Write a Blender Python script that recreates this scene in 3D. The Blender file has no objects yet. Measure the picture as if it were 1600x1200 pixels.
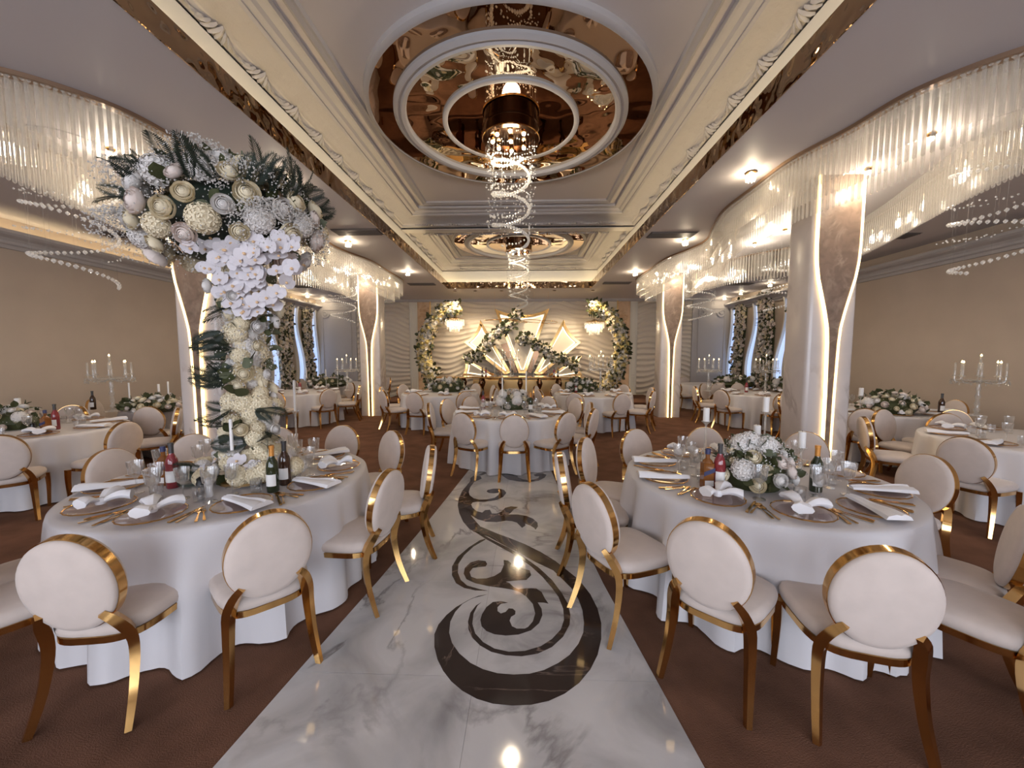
import bpy, bmesh, math, random
import numpy as np
from mathutils import Vector, Matrix, Euler, geometry
PI = math.pi
SC = bpy.context.scene
COL = SC.collection

# ------------------------------------------------------------------ camera
F_PX, VPX, VPY, CAM_H = 600.0, 820.0, 555.0, 1.70
PITCH = math.atan((VPY - 600) / F_PX)
YAW = math.atan((VPX - 800) / F_PX * math.cos(PITCH))
cam_d = bpy.data.cameras.new('camera'); cam = bpy.data.objects.new('camera', cam_d); COL.objects.link(cam)
cam_d.sensor_width = 36; cam_d.lens = F_PX / 1600 * 36; cam_d.clip_start = .05
cam.location = (0, 0, CAM_H); cam.rotation_euler = (PI/2 + PITCH, 0, YAW)
SC.camera = cam
# ------------------------------------------------------------------ world, exposure
w = bpy.data.worlds.new('world'); SC.world = w; w.use_nodes = True
w.node_tree.nodes['Background'].inputs[0].default_value = (.75, .85, 1, 1)
w.node_tree.nodes['Background'].inputs[1].default_value = .3
SC.view_settings.view_transform = 'Standard'; SC.view_settings.look = 'None'
SC.view_settings.gamma = 1; SC.view_settings.use_curve_mapping = False
SC.view_settings.exposure = 0.75
SC.cycles.transparent_max_bounces = 28
SC.cycles.max_bounces = 8; SC.cycles.diffuse_bounces = 5; SC.cycles.glossy_bounces = 4
SC.cycles.caustics_reflective = False; SC.cycles.caustics_refractive = False
SC.cycles.sample_clamp_indirect = 4.0
P_COVE, P_SPOT, P_ASSUMED_WINDOW, P_STAGE = 8.0, 9.0, 1.55, 16.0     # strengths of the place's own lights and of the assumed window daylight
def area_light(name, loc, rot, sx, sy, power, color):
    l = bpy.data.lights.new(name, 'AREA'); l.shape = 'RECTANGLE'; l.size = sx; l.size_y = sy
    l.energy = power; l.color = color
    o = bpy.data.objects.new(name, l); COL.objects.link(o); o.location = loc; o.rotation_euler = rot
    return o
def point_light(name, loc, power, color, r=.03, spot=None, rot=(0,0,0)):
    l = bpy.data.lights.new(name, 'SPOT' if spot else 'POINT'); l.energy = power; l.color = color; l.shadow_soft_size = r
    if spot: l.spot_size = spot; l.spot_blend = .6
    o = bpy.data.objects.new(name, l); COL.objects.link(o); o.location = loc; o.rotation_euler = rot
    return o
WARM = (1, .74, .45); WARM2 = (1, .82, .58); DAY = (.80, .86, 1)
# room extents
XL, XR, YB, YF, ZC = -8.4, 8.0, -5.0, 15.4, 3.9
CX = -.19                                   # hall axis
for k, (x, wd) in enumerate(((-5.2, 3.4), (-.2, 4.6), (4.8, 3.4))):   # daylight fill added through three assumed windows behind the camera
    area_light('window_daylight', (x, YB + .12, 2.0), (PI/2, 0, 0), wd, 2.7, P_ASSUMED_WINDOW * 60 * wd / 4, DAY)

# ------------------------------------------------------------------ pixel helpers (direction only; depth from the plane touched)
_fw = Vector((-math.sin(YAW) * math.cos(PITCH), math.cos(YAW) * math.cos(PITCH), math.sin(PITCH)))
_rt = Vector((math.cos(YAW), math.sin(YAW), 0)); _up = _rt.cross(_fw)
def _ray(x, y): return _fw + _rt * ((x - 800) / F_PX) + _up * ((600 - y) / F_PX)
def atz(x, y, z):
    r = _ray(x, y); t = (z - CAM_H) / r.z; return Vector((0, 0, CAM_H)) + r * t
def aty(x, y, Y):
    r = _ray(x, y); t = Y / r.y; return Vector((0, 0, CAM_H)) + r * t
def atx(x, y, X):
    r = _ray(x, y); t = X / r.x; return Vector((0, 0, CAM_H)) + r * t

# ------------------------------------------------------------------ materials
MATS = {}
def nt(name):
    m = bpy.data.materials.new(name); m.use_nodes = True; MATS[name] = m
    return m, m.node_tree.nodes, m.node_tree.links, m.node_tree.nodes['Principled BSDF']
def mat(name, col, rough=.5, metal=0, spec=.5, bump=0, bscale=30, sheen=0, var=0, vscale=8, trans=0):
    m, N, L, b = nt(name)
    b.inputs['Base Color'].default_value = (*col, 1); b.inputs['Roughness'].default_value = rough
    b.inputs['Metallic'].default_value = metal; b.inputs['Specular IOR Level'].default_value = spec
    if sheen: b.inputs['Sheen Weight'].default_value = sheen; b.inputs['Sheen Roughness'].default_value = .4
    if trans: b.inputs['Transmission Weight'].default_value = trans
    tc = N.new('ShaderNodeTexCoord')
    if var:
        n = N.new('ShaderNodeTexNoise'); n.inputs['Scale'].default_value = vscale; n.inputs['Detail'].default_value = 5
        L.new(tc.outputs['Object'], n.inputs['Vector'])
        r = N.new('ShaderNodeMapRange'); r.inputs[1].default_value = .25; r.inputs[2].default_value = .75
        r.inputs[3].default_value = 1 - var; r.inputs[4].default_value = 1 + var
        L.new(n.outputs['Fac'], r.inputs[0])
        mx = N.new('ShaderNodeMix'); mx.data_type = 'RGBA'; mx.blend_type = 'MULTIPLY'; mx.inputs[0].default_value = 1
        mx.inputs[6].default_value = (*col, 1)
        L.new(r.outputs[0], mx.inputs[7]); L.new(mx.outputs[2], b.inputs['Base Color'])
    if bump:
        n = N.new('ShaderNodeTexNoise'); n.inputs['Scale'].default_value = bscale; n.inputs['Detail'].default_value = 3
        L.new(tc.outputs['Object'], n.inputs['Vector'])
        bp = N.new('ShaderNodeBump'); bp.inputs['Strength'].default_value = bump; bp.inputs['Distance'].default_value = .02
        L.new(n.outputs['Fac'], bp.inputs['Height']); L.new(bp.outputs[0], b.inputs['Normal'])
    return m
def emit(name, col, s):
    m, N, L, b = nt(name)
    b.inputs['Base Color'].default_value = (.8, .8, .8, 1)
    b.inputs['Emission Color'].default_value = (*col, 1); b.inputs['Emission Strength'].default_value = s
    return m
def glassy(name, tint, gloss, body=0, bodycol=(.9, .9, .9), rough=.03):
    """thin clear glass: transparent + fresnel gloss (+ a milky share)"""
    m, N, L, b = nt(name); N.remove(b); out = N['Material Output']
    t = N.new('ShaderNodeBsdfTransparent'); t.inputs[0].default_value = (*tint, 1)
    g = N.new('ShaderNodeBsdfGlossy'); g.inputs['Roughness'].default_value = rough; g.inputs[0].default_value = (1, 1, 1, 1)
    lw = N.new('ShaderNodeLayerWeight'); lw.inputs[0].default_value = .5
    pw = N.new('ShaderNodeMath'); pw.operation = 'POWER'; pw.inputs[1].default_value = 2.5; L.new(lw.outputs['Facing'], pw.inputs[0])
    ma = N.new('ShaderNodeMath'); ma.operation = 'MULTIPLY_ADD'; ma.inputs[1].default_value = gloss; ma.inputs[2].default_value = .09; L.new(pw.outputs[0], ma.inputs[0])
    mx = N.new('ShaderNodeMixShader'); L.new(ma.outputs[0], mx.inputs[0]); L.new(t.outputs[0], mx.inputs[1]); L.new(g.outputs[0], mx.inputs[2])
    last = mx
    if body:
        d = N.new('ShaderNodeBsdfDiffuse'); d.inputs[0].default_value = (*bodycol, 1)
        tl = N.new('ShaderNodeBsdfTranslucent'); tl.inputs[0].default_value = (*bodycol, 1)
        md = N.new('ShaderNodeMixShader'); md.inputs[0].default_value = .5; L.new(d.outputs[0], md.inputs[1]); L.new(tl.outputs[0], md.inputs[2])
        m2 = N.new('ShaderNodeMixShader'); m2.inputs[0].default_value = body; L.new(mx.outputs[0], m2.inputs[1]); L.new(md.outputs[0], m2.inputs[2]); last = m2
    L.new(last.outputs[0], out.inputs[0]); return m
def marble(name, base, vein, rough, scale=1.2, width=.035, cloud=.12, vein2=None):
    m, N, L, b = nt(name); b.inputs['Roughness'].default_value = rough
    tc = N.new('ShaderNodeTexCoord')
    n1 = N.new('ShaderNodeTexNoise'); n1.inputs['Scale'].default_value = scale; n1.inputs['Detail'].default_value = 9; n1.inputs['Roughness'].default_value = .55; n1.inputs['Distortion'].default_value = 1.1
    L.new(tc.outputs['Object'], n1.inputs['Vector'])
    s = N.new('ShaderNodeMath'); s.operation = 'SUBTRACT'; s.inputs[1].default_value = .5; L.new(n1.outputs['Fac'], s.inputs[0])
    a = N.new('ShaderNodeMath'); a.operation = 'ABSOLUTE'; L.new(s.outputs[0], a.inputs[0])
    r = N.new('ShaderNodeMapRange'); r.inputs[1].default_value = 0; r.inputs[2].default_value = width; r.inputs[3].default_value = 1; r.inputs[4].default_value = 0
    L.new(a.outputs[0], r.inputs[0])
    n2 = N.new('ShaderNodeTexNoise'); n2.inputs['Scale'].default_value = scale * 1.4; n2.inputs['Detail'].default_value = 4
    L.new(tc.outputs['Object'], n2.inputs['Vector'])
    r2 = N.new('ShaderNodeMapRange'); r2.inputs[1].default_value = .42; r2.inputs[2].default_value = .68; L.new(n2.outputs['Fac'], r2.inputs[0])
    mu = N.new('ShaderNodeMath'); mu.operation = 'MULTIPLY'; L.new(r.outputs[0], mu.inputs[0]); L.new(r2.outputs[0], mu.inputs[1])
    c0 = N.new('ShaderNodeMix'); c0.data_type = 'RGBA'; c0.inputs[6].default_value = (*base, 1); c0.inputs[7].default_value = (*[v * (1 - cloud * 2.2) for v in base], 1)
    n3 = N.new('ShaderNodeTexNoise'); n3.inputs['Scale'].default_value = scale * 2.3; n3.inputs['Detail'].default_value = 6; n3.inputs['Distortion'].default_value = .8
    L.new(tc.outputs['Object'], n3.inputs['Vector'])
    r3 = N.new('ShaderNodeMapRange'); r3.inputs[1].default_value = .45; r3.inputs[2].default_value = .75; L.new(n3.outputs['Fac'], r3.inputs[0]); L.new(r3.outputs[0], c0.inputs[0])
    mx = N.new('ShaderNodeMix'); mx.data_type = 'RGBA'; mx.inputs[7].default_value = (*vein, 1)
    L.new(mu.outputs[0], mx.inputs[0]); L.new(c0.outputs[2], mx.inputs[6]); L.new(mx.outputs[2], b.inputs['Base Color'])
    return m
mat('plaster', (.62, .57, .55), .75); mat('soffit', (.60, .56, .56), .6)
mat('moulding', (.44, .415, .41), .55); mat('cove_white', (.85, .82, .76), .6)  # cornice plaster greyed and cove wall lightened to paint the cove light's falloff
mat('relief', (.40, .375, .37), .6, bump=.55, bscale=9)  # grey patina, darkened further to paint shade onto the carved cornice
mat('wall_beige', (.50, .41, .33), .7, var=.05, vscale=2)
mat('wall_far', (.66, .58, .47), .65); mat('wall_grey', (.50, .47, .45), .65); mat('wall_white', (.70, .66, .58), .6)
mat('wave', (.68, .60, .49), .55)
mat('carpet', (.150, .074, .046), .95, var=.30, vscale=3.5, bump=.35, bscale=160, spec=.1)
marble('marble', (.60, .575, .565), (.10, .08, .075), .06, .8, .022, .22)
marble('dark_marble', (.045, .032, .027), (.40, .28, .22), .08, 1.3, .012, .1)
marble('column_marble', (.62, .56, .53), (.30, .24, .21), .22, .55, .02, .08)
marble('gold_marble', (.66, .46, .30), (.40, .22, .10), .2, 1.5, .04, .12)
marble('flute_marble', (.22, .15, .11), (.36, .27, .2), .3, 3, .08, .15)
def bronze(name, col, rough, bump, scale):
    m = mat(name, col, rough, 1); N, L = m.node_tree.nodes, m.node_tree.links; b = N['Principled BSDF']
    tc = N.new('ShaderNodeTexCoord'); n = N.new('ShaderNodeTexNoise'); n.inputs['Scale'].default_value = scale; n.inputs['Detail'].default_value = 1.0
    L.new(tc.outputs['Object'], n.inputs['Vector']); bp = N.new('ShaderNodeBump'); bp.inputs['Strength'].default_value = bump; bp.inputs['Distance'].default_value = .06
    L.new(n.outputs['Fac'], bp.inputs['Height']); L.new(bp.outputs[0], b.inputs['Normal']); return m
bronze('bronze_mirror', (.36, .235, .15), .015, .20, 1.5); bronze('silver_mirror', (.80, .70, .56), .015, .38, 2.2); bronze('fascia_mirror', (.42, .29, .18), .03, .6, 5)
mat('gold', (.72, .43, .16), .13, 1); mat('gold_soft', (.70, .46, .2), .3, 1); mat('bronze_rim', (.30, .19, .12), .35, .6)
mat('dark_bronze', (.16, .09, .05), .15, 1); mat('vent', (.12, .10, .09), .6); mat('black', (.012, .012, .013), .3)
mat('velvet', (.60, .51, .455), .85, sheen=.35, var=.06, vscale=11, spec=.2)
mat('cloth', (.655, .625, .63), .8, bump=.06, bscale=260, spec=.2); mat('napkin', (.85, .83, .84), .8, spec=.2)
mat('petal_white', (.76, .72, .68), .6, spec=.2); mat('petal_cream', (.80, .70, .50), .6, spec=.2); mat('petal_blush', (.80, .69, .62), .6, spec=.2); mat('petal_yellow', (.74, .60, .26), .6, spec=.2)
mat('orchid', (.68, .64, .66), .5, spec=.3); mat('orchid_lip', (.75, .5, .28), .5)
mat('leaf', (.055, .062, .022), .5, var=.3, vscale=20); mat('fern', (.016, .026, .016), .6); mat('eucalyptus', (.12, .135, .08), .6); mat('bark', (.36, .26, .17), .8, var=.2, vscale=20)
mat('breath', (.60, .57, .53), .7); mat('wax', (.82, .79, .76), .5); mat('white_pot', (.75, .73, .72), .4)
mat('amber', (.20, .07, .015), .06, spec=.8); mat('rose_wine', (.24, .030, .036), .06, spec=.8); mat('green_glass', (.020, .028, .010), .06, spec=.8); mat('brown_glass', (.05, .022, .012), .06, spec=.8)
mat('label_white', (.78, .75, .72), .6); mat('label_blue', (.03, .035, .10), .5); mat('foil_orange', (.65, .28, .06), .35, .3); mat('foil_dark', (.05, .045, .045), .4)
glassy('glass', (.95, .95, .95), .85, .05); glassy('charger_glass', (.93, .88, .87), .35, .16, (.8, .7, .68)); glassy('crystal', (.95, .95, .94), .9, .22, (.97, .96, .94)); glassy('rod', (.94, .93, .91), .8, .20, (.96, .92, .86), .10); glassy('bead', (.95, .95, .95), 1.0, .42, (1, 1, 1), .06)
emit('led_warm', (1, .78, .45), P_COVE); emit('led_flute', (1, .66, .24), 2.2); emit('led_stage', (1, .84, .58), 2.0); emit('bulb', (1, .80, .5), 14.0); emit('sky_pane', (.36, .55, 1), .6); emit('day_pane', (.8, .88, 1), 1.5); emit('flame', (1, .7, .3), 8)  # the daylight pane serves only the assumed windows behind the camera
mat('clear_stand', (.80, .80, .80), .1)

# ------------------------------------------------------------------ mesh builder
class MB:
    def __init__(s): s.v = []; s.f = []
    def add(s, vs, fs):
        o = len(s.v); s.v.extend([tuple(p) for p in vs]); s.f.extend([tuple(i + o for i in f) for f in fs]); return s
    def box(s, x0, x1, y0, y1, z0, z1):
        return s.add([(x, y, z) for z in (z0, z1) for y in (y0, y1) for x in (x0, x1)], [(0,2,3,1), (4,5,7,6), (0,1,5,4), (2,6,7,3), (0,4,6,2), (1,3,7,5)])
    def lathe(s, prof, n=24, c=(0,0,0), sx=1, sy=1, cap=True):
        vs = []; fs = []
        for r, z in prof:
            for k in range(n):
                a = 2*PI*k/n; vs.append((c[0] + r*sx*math.cos(a), c[1] + r*sy*math.sin(a), c[2] + z))
        for i in range(len(prof) - 1):
            for k in range(n): fs.append((i*n+k, i*n+(k+1) % n, (i+1)*n+(k+1) % n, (i+1)*n+k))
        if cap:
            if prof[0][0] > 1e-6: fs.append(tuple(range(n-1, -1, -1)))
            if prof[-1][0] > 1e-6: fs.append(tuple((len(prof)-1)*n + k for k in range(n)))
        return s.add(vs, fs)
    def tube(s, path, r, n=8, closed=False, flat=None, cap=True):
        """sweep; r number or list; flat=(w,h) gives a rectangular section with per-point factor r"""
        P = [Vector(p) for p in path]; m = len(P); vs = []; fs = []; prev = None
        for i, p in enumerate(P):
            t = (P[(i+1) % m] - P[i-1]) if closed else (P[min(i+1, m-1)] - P[max(i-1, 0)])
            t.normalize()
            if prev is None: a = Vector((0, 0, 1)) if abs(t.z) < .9 else Vector((1, 0, 0)); u = (a - t*a.dot(t)).normalized()
            else: u = (prev - t*prev.dot(t)).normalized()
            prev = u; b = t.cross(u); q = r[i] if isinstance(r, (list, tuple)) else r
            if flat:
                for (x, y) in ((-1,-1), (1,-1), (1,1), (-1,1)): vs.append(p + u*(x*flat[0]*q/2) + b*(y*flat[1]*q/2))
            else:
                for k in range(n): g = 2*PI*k/n; vs.append(p + u*(q*math.cos(g)) + b*(q*math.sin(g)))
        n = 4 if flat else n
        for i in range(m if closed else m-1):
            j = (i+1) % m
            for k in range(n): fs.append((i*n+k, i*n+(k+1) % n, j*n+(k+1) % n, j*n+k))
        if not closed and cap: fs.append(tuple(range(n-1, -1, -1))); fs.append(tuple((m-1)*n+k for k in range(n)))
        return s.add(vs, fs)
    def prism(s, poly, h0, h1, to=lambda a, b, h: (a, b, h)):
        """polygon (2D, simple) extruded between h0 and h1"""
        n = len(poly); tris = geometry.tessellate_polygon([[Vector((a, b, 0)) for a, b in poly]])
        vs = [to(a, b, h0) for a, b in poly] + [to(a, b, h1) for a, b in poly]
        fs = [tuple(t) for t in tris] + [tuple(i + n for i in reversed(t)) for t in tris] + [(i, (i+1) % n, n+(i+1) % n, n+i) for i in range(n)]
        return s.add(vs, fs)
    def rect_sweep(s, x0, x1, y0, y1, prof, cap=False):
        vs = []; fs = []
        for d, z in prof: vs += [(x0+d, y0+d, z), (x1-d, y0+d, z), (x1-d, y1-d, z), (x0+d, y1-d, z)]
        for i in range(len(prof)-1):
            for k in range(4): fs.append((i*4+k, i*4+(k+1) % 4, (i+1)*4+(k+1) % 4, (i+1)*4+k))
        if cap: m = (len(prof)-1)*4; fs.append((m, m+1, m+2, m+3))
        return s.add(vs, fs)
    def mesh(s, name, material, smooth=False, bevel=0):
        me = bpy.data.meshes.new(name); me.from_pydata(s.v, [], s.f)
        bm = bmesh.new(); bm.from_mesh(me); bmesh.ops.recalc_face_normals(bm, faces=bm.faces)
        if bevel: bmesh.ops.bevel(bm, geom=bm.edges[:], offset=bevel, segments=2, affect='EDGES', profile=.5)
        bm.to_mesh(me); bm.free()
        if smooth: me.polygons.foreach_set('use_smooth', [True]*len(me.polygons)); me.set_sharp_from_angle(angle=math.radians(42))
        me.materials.append(MATS[material]); return me
def link(name, me, parent=None, loc=(0,0,0), rot=(0,0,0), scale=(1,1,1)):
    o = bpy.data.objects.new(name, me); COL.objects.link(o)
    o.location = loc; o.rotation_euler = rot; o.scale = scale if not isinstance(scale, (int, float)) else (scale,)*3
    if parent: o.parent = parent
    return o
def tag(o, label=None, cat=None, group=None, kind=None):
    if label: o['label'] = label
    if cat: o['category'] = cat
    if group: o['group'] = group
    if kind: o['kind'] = kind
    return o
def thing(name, label, cat, loc=(0,0,0), rz=0, group=None, scale=1):
    return tag(link(name, None, None, loc, (0,0,rz), scale), label, cat, group)
def struct(name, me, label=None): return tag(link(name, me), label, None, None, 'structure')
def joined(base, mats4, material, name, smooth=False):
    """one mesh from many transformed copies of a base (verts, faces)"""
    bv = np.array(base[0], float); nv = len(bv); bh = np.c_[bv, np.ones(nv)]
    vs = np.concatenate([(bh @ np.array(M).T)[:, :3] for M in mats4]); fs = []
    for i in range(len(mats4)): fs.extend([tuple(j + i*nv for j in f) for f in base[1]])
    me = bpy.data.meshes.new(name); me.from_pydata(vs.tolist(), [], fs)
    if smooth: me.polygons.foreach_set('use_smooth', [True]*len(fs))
    me.materials.append(MATS[material]); return me
def M4(loc, rot=(0,0,0), sc=1):
    return Matrix.LocRotScale(Vector(loc), Euler(rot), Vector((sc,)*3) if isinstance(sc, (int, float)) else Vector(sc))
def M4d(loc, d, sc=1, spin=0):
    q = Vector(d).to_track_quat('Z', 'Y'); return Matrix.Translation(Vector(loc)) @ q.to_matrix().to_4x4() @ Matrix.Rotation(spin, 4, 'Z') @ Matrix.Diagonal((*((sc,)*3 if isinstance(sc, (int, float)) else sc), 1))
def spline(pts, n=8, closed=False):
    P = [Vector(p) for p in pts]; m = len(P); out = []
    for i in range(m if closed else m-1):
        p0, p1, p2, p3 = (P[(i-1) % m], P[i], P[(i+1) % m], P[(i+2) % m]) if closed else (P[max(i-1, 0)], P[i], P[i+1], P[min(i+2, m-1)])
        for k in range(n):
            t = k/n; out.append(.5*((2*p1) + (p2-p0)*t + (2*p0-5*p1+4*p2-p3)*t*t + (3*p1-p0-3*p2+p3)*t**3))
    if not closed: out.append(P[-1])
    return out
rnd = random.Random(7)
#@@SHELL
# ================================================================== FLOOR
fl = struct('floor', MB().box(XL-.2, XR+.2, YB-.2, YF+.2, -.2, 0).mesh('floor', 'carpet'), 'brown short-pile carpet across the whole hall')
def edge(pts): return [(p.x, p.y) for p in spline([Vector((a, b, 0)) for a, b in pts], 4)]
aisle_l = [(-1.52, -1.5), (-1.40, .3), (-1.29, 1.42), (-1.13, 2.47), (-.98, 3.8), (-.82, 5.58), (-.72, 6.6)]
aisle_r = [(.98, -1.5), (.86, .3), (.76, 1.47), (.62, 2.38), (.50, 3.8), (.40, 5.43), (.34, 6.6)]
def ax(pts, y):
    for (a, b), (c, d) in zip(pts, pts[1:]):
        if b <= y <= d: return a + (c-a)*(y-b)/(d-b)
ys = [-1.5, .3, 1.42, 2.47, 3.8, 5.43, 6.6]; ys = [-1.5, -.6, .3, 1.1, 1.9, 2.75, 3.6, 4.5, 5.5, 6.6]
for a, b in zip(ys, ys[1:]):                        # polished slabs, a hair of joint between
    for s0, s1 in ((0, .5), (.5, 1)):
        def P(s, y): return (ax(aisle_l, y)*(1-s) + ax(aisle_r, y)*s, y)
        g = .0012
        q = [P(s0, a+g), P(s1, a+g), P(s1, b-g), P(s0, b-g)]
        if s0 == 0: q[1] = (q[1][0]-g, q[1][1]); q[2] = (q[2][0]-g, q[2][1])
        tag(link('marble_slab', MB().prism(q, 0, .006).mesh('marble_slab', 'marble'), fl), 'white grey-veined polished marble')
def r1(l): return [(660+u/4, 820+v/4) for u, v in l]
def r2(l): return [(680+u/6.6667, 720+v/6.6667) for u, v in l]
pA = r2([(400,745),(560,800),(640,845),(760,905),(900,980),(1040,1060)]) + r1([(818,290),(870,340),(930,400),(975,470),(1000,540),(1010,620),(1005,680),(975,750),(920,820),(850,870),(760,915),(670,938),(570,943),(470,935),(380,910),(300,870),(230,810),(185,745),(167,680),(175,610),(205,550),(250,500),(310,465),(370,450),(405,440),
    (350,450),(280,480),(210,520),(150,570),(100,630),(75,690),(75,770),(95,850),(130,920),(180,985),(250,1045),(340,1095),(440,1125),(560,1137),(680,1132),(790,1108),(890,1062),(980,995),(1050,910),(1095,820),(1118,720),(1118,620),(1095,530),(1050,440),(980,350),(900,285),(830,230),(740,175),(640,125),(540,85),(470,60),(400,30)]) + \
    r2([(470,690),(400,610),(350,545),(325,510),(370,570),(440,615),(530,640),(640,645),(740,630),(800,635),(850,650),(890,690),(905,705),(940,680),(935,660),(990,680),(1030,705),(1045,725),(1070,690),(1065,650),(1020,610),(950,580),(860,565),(760,565),(790,545),(820,510),(865,488),(790,480),(730,495),(690,535),(640,555),(590,555),(570,515),(520,520),(490,545),(430,530),(390,495),(375,460),(390,440),(430,432),
    (500,432),(580,425),(650,410),(710,380),(740,340),(720,310),(670,295),(600,295),(545,310),(535,325),(560,340),(610,345),(650,340),(670,330),(660,360),(620,390),(540,408),(460,410),(400,395),(360,365),(350,330),(365,280),(410,220),(450,207),(485,188),(470,165),(400,160),(365,185),(365,215),(330,260),(280,320),(245,400),(235,470),(250,550),(290,640),(350,710)])
pB = r1([(330,50),(400,95),(500,150),(590,200),(680,265),(750,330),(810,400),(850,455),(880,530),(885,600),(865,660),(810,720),(740,765),(640,795),(540,800),(450,780),(380,740),(330,685),(312,625),(320,560),(345,510),(368,490),(335,510),(300,555),(285,610),(288,660),(310,710),(360,760),(430,800),(520,822),(620,828),(720,812),(810,770),(880,705),(920,630),(925,570),(910,500),(870,430),(810,350),(730,275),(640,210),(540,150),(430,95),(350,50)])
pC = r1([(392,92),(360,100),(290,145),(220,205),(185,265),(185,320),(210,370),(260,400),(330,415),(410,418),(350,405),(280,385),(240,350),(222,305),(225,250),(260,195),(320,140),(395,96)])
pD = r1([(405,250),(395,232),(350,226),(300,240),(265,275),(258,310),(275,345),(330,370),(420,390),(500,400),(560,410),(610,425),(650,455),(690,500),(705,560),(690,610),(660,645),(640,655),(590,655),(560,640),(545,605),(555,580),(580,565),(582,545),(565,530),(540,528),(520,550),(490,560),(470,545),(470,520),(490,500),(535,492),(490,483),(440,488),(400,520),(372,565),(362,600),(370,640),(400,670),(450,690),(520,698),(600,692),(680,665),(730,620),(750,570),(745,530),(720,490),(760,492),(788,498),(765,465),(745,425),(710,402),(650,402),(600,408),(570,395),(545,370),(520,360),(600,352),(650,350),(680,320),(670,290),(600,270),(550,265),(555,245),(535,228),(508,225),(510,255),(490,300),(450,325),(400,340),(340,342),(305,330),(295,300),(315,275),(360,268),(395,265)])
pE = r2([(680,50),(665,110),(700,160),(760,200),(870,220),(990,225),(1080,210),(1140,180),(1160,150),(1120,135),(1060,137),(1025,150),(1040,165),(1085,165),(1075,185),(1000,205),(920,200),(860,175),(850,130),(880,90),(920,50)])
pF = r2([(600,78),(520,112),(460,150),(440,160),(500,150),(620,92)])
for p in (pA, pB, pC, pD, pE, pF):
    q = [atz(x, y, .0) for x, y in p]
    tag(link('inlay_scroll', MB().prism([(v.x, v.y) for v in q], .0055, .0068).mesh('inlay_scroll', 'dark_marble'), fl), 'dark brown marble scroll inlay')

# ================================================================== WALLS
wl = struct('wall_left', MB().box(XL-.2, XL, YB-.2, YF+.2, 0, 5).mesh('wall', 'wall_beige'))
wr = struct('wall_right', MB().box(XR, XR+.2, YB-.2, YF+.2, 0, 5).mesh('wall', 'wall_beige'))
wf = struct('wall_far', MB().box(XL, XR, YF, YF+.2, 0, 5).mesh('wall', 'wall_far'))
wb = struct('wall_back', MB().box(XL, XR, YB-.2, YB, 0, 5).mesh('wall', 'wall_beige'))
def wave_panel(x0, x1):
    nx = int((x1-x0)/.07)+2; nz = 190; vs = []; fs = []
    for j in range(nz):
        z = .12 + (ZC-.14)*j/(nz-1)
        for i in range(nx):
            x = x0 + (x1-x0)*i/(nx-1)
            ph = z + .15*math.sin(1.7*x+.6+.5*z) + .08*math.sin(3.1*x-1.3*z)
            k = .5+.5*math.sin(2*PI*ph/.19); vs.append((x, YF-.02-.075*k**1.3*(.5+.5*math.sin(.9*x+1.7*z)**2), z))
    for j in range(nz-1):
        for i in range(nx-1): fs.append((j*nx+i, j*nx+i+1, (j+1)*nx+i+1, (j+1)*nx+i))
    tag(link('wave_panel', MB().add(vs, fs).mesh('wave_panel', 'wave', True), wf), 'cream wall panel with rippling relief')
for a, b in ((-6.75, -4.63), (-3.74, 3.60), (4.42, 6.5)): wave_panel(a, b)
for a, b in ((-4.28, -3.76), (3.62, 4.12)):          # honey marble strips with gold edge
    s = link('marble_strip', MB().box(a, b, YF-.07, YF, 0, ZC).mesh('marble_strip', 'gold_marble'), wf); tag(s, 'honey-coloured veined marble strip')
    e = b if a < 0 else a
    link('gold_edge', MB().box(e-.02, e+.02, YF-.10, YF-.05, 0, ZC).mesh('gold_edge', 'gold_soft'), s)
def frame(mb, x0, x1, z0, z1, y, wd=.05, t=.03):
    for a, b, c, d in ((x0, x1, z0, z0+wd), (x0, x1, z1-wd, z1), (x0, x0+wd, z0+wd, z1-wd), (x1-wd, x1, z0+wd, z1-wd)): mb.box(a, b, y-t, y, c, d)
for a, b in ((-4.62, -4.29), (4.13, 4.41)):
    s = link('pilaster', MB().box(a, b, YF-.05, YF, 0, ZC).mesh('pilaster', 'wall_white'), wf)
    m = MB(); frame(m, a+.05, b-.05, .95, ZC-.2, YF-.05, .03, .02); frame(m, a+.05, b-.05, .2, .85, YF-.05, .03, .02); link('panel_moulding', m.mesh('panel_moulding', 'wall_white'), s)
for a, b in ((XL, -6.78), (6.54, XR)):
    s = link('grey_panel', MB().box(a, b, YF-.04, YF, 0, ZC).mesh('grey_panel', 'wall_grey'), wf)
    m = MB(); frame(m, a+.22, b-.2, .9, ZC-.35, YF-.04, .05, .025); link('panel_moulding', m.mesh('panel_moulding', 'wall_grey'), s)
    for sx in (-1, 1):                                # scroll ornaments in the upper corners
        cx = (a+b)/2 + sx*((b-a)/2-.36)
        pts = [Vector((cx + sx*-.18*(1-t/26)*math.cos(t*.42), YF-.06, ZC-.55-.18*(1-t/26)*math.sin(t*.42))) for t in range(24)]
        link('corner_scroll', MB().tube(pts, .018, 6).mesh('corner_scroll', 'wall_grey', True), s)
m = MB(); m.box(XL, XR, YF-.09, YF-.0, 0, .12); struct('baseboard_far', m.mesh('baseboard', 'wall_white'))
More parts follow.
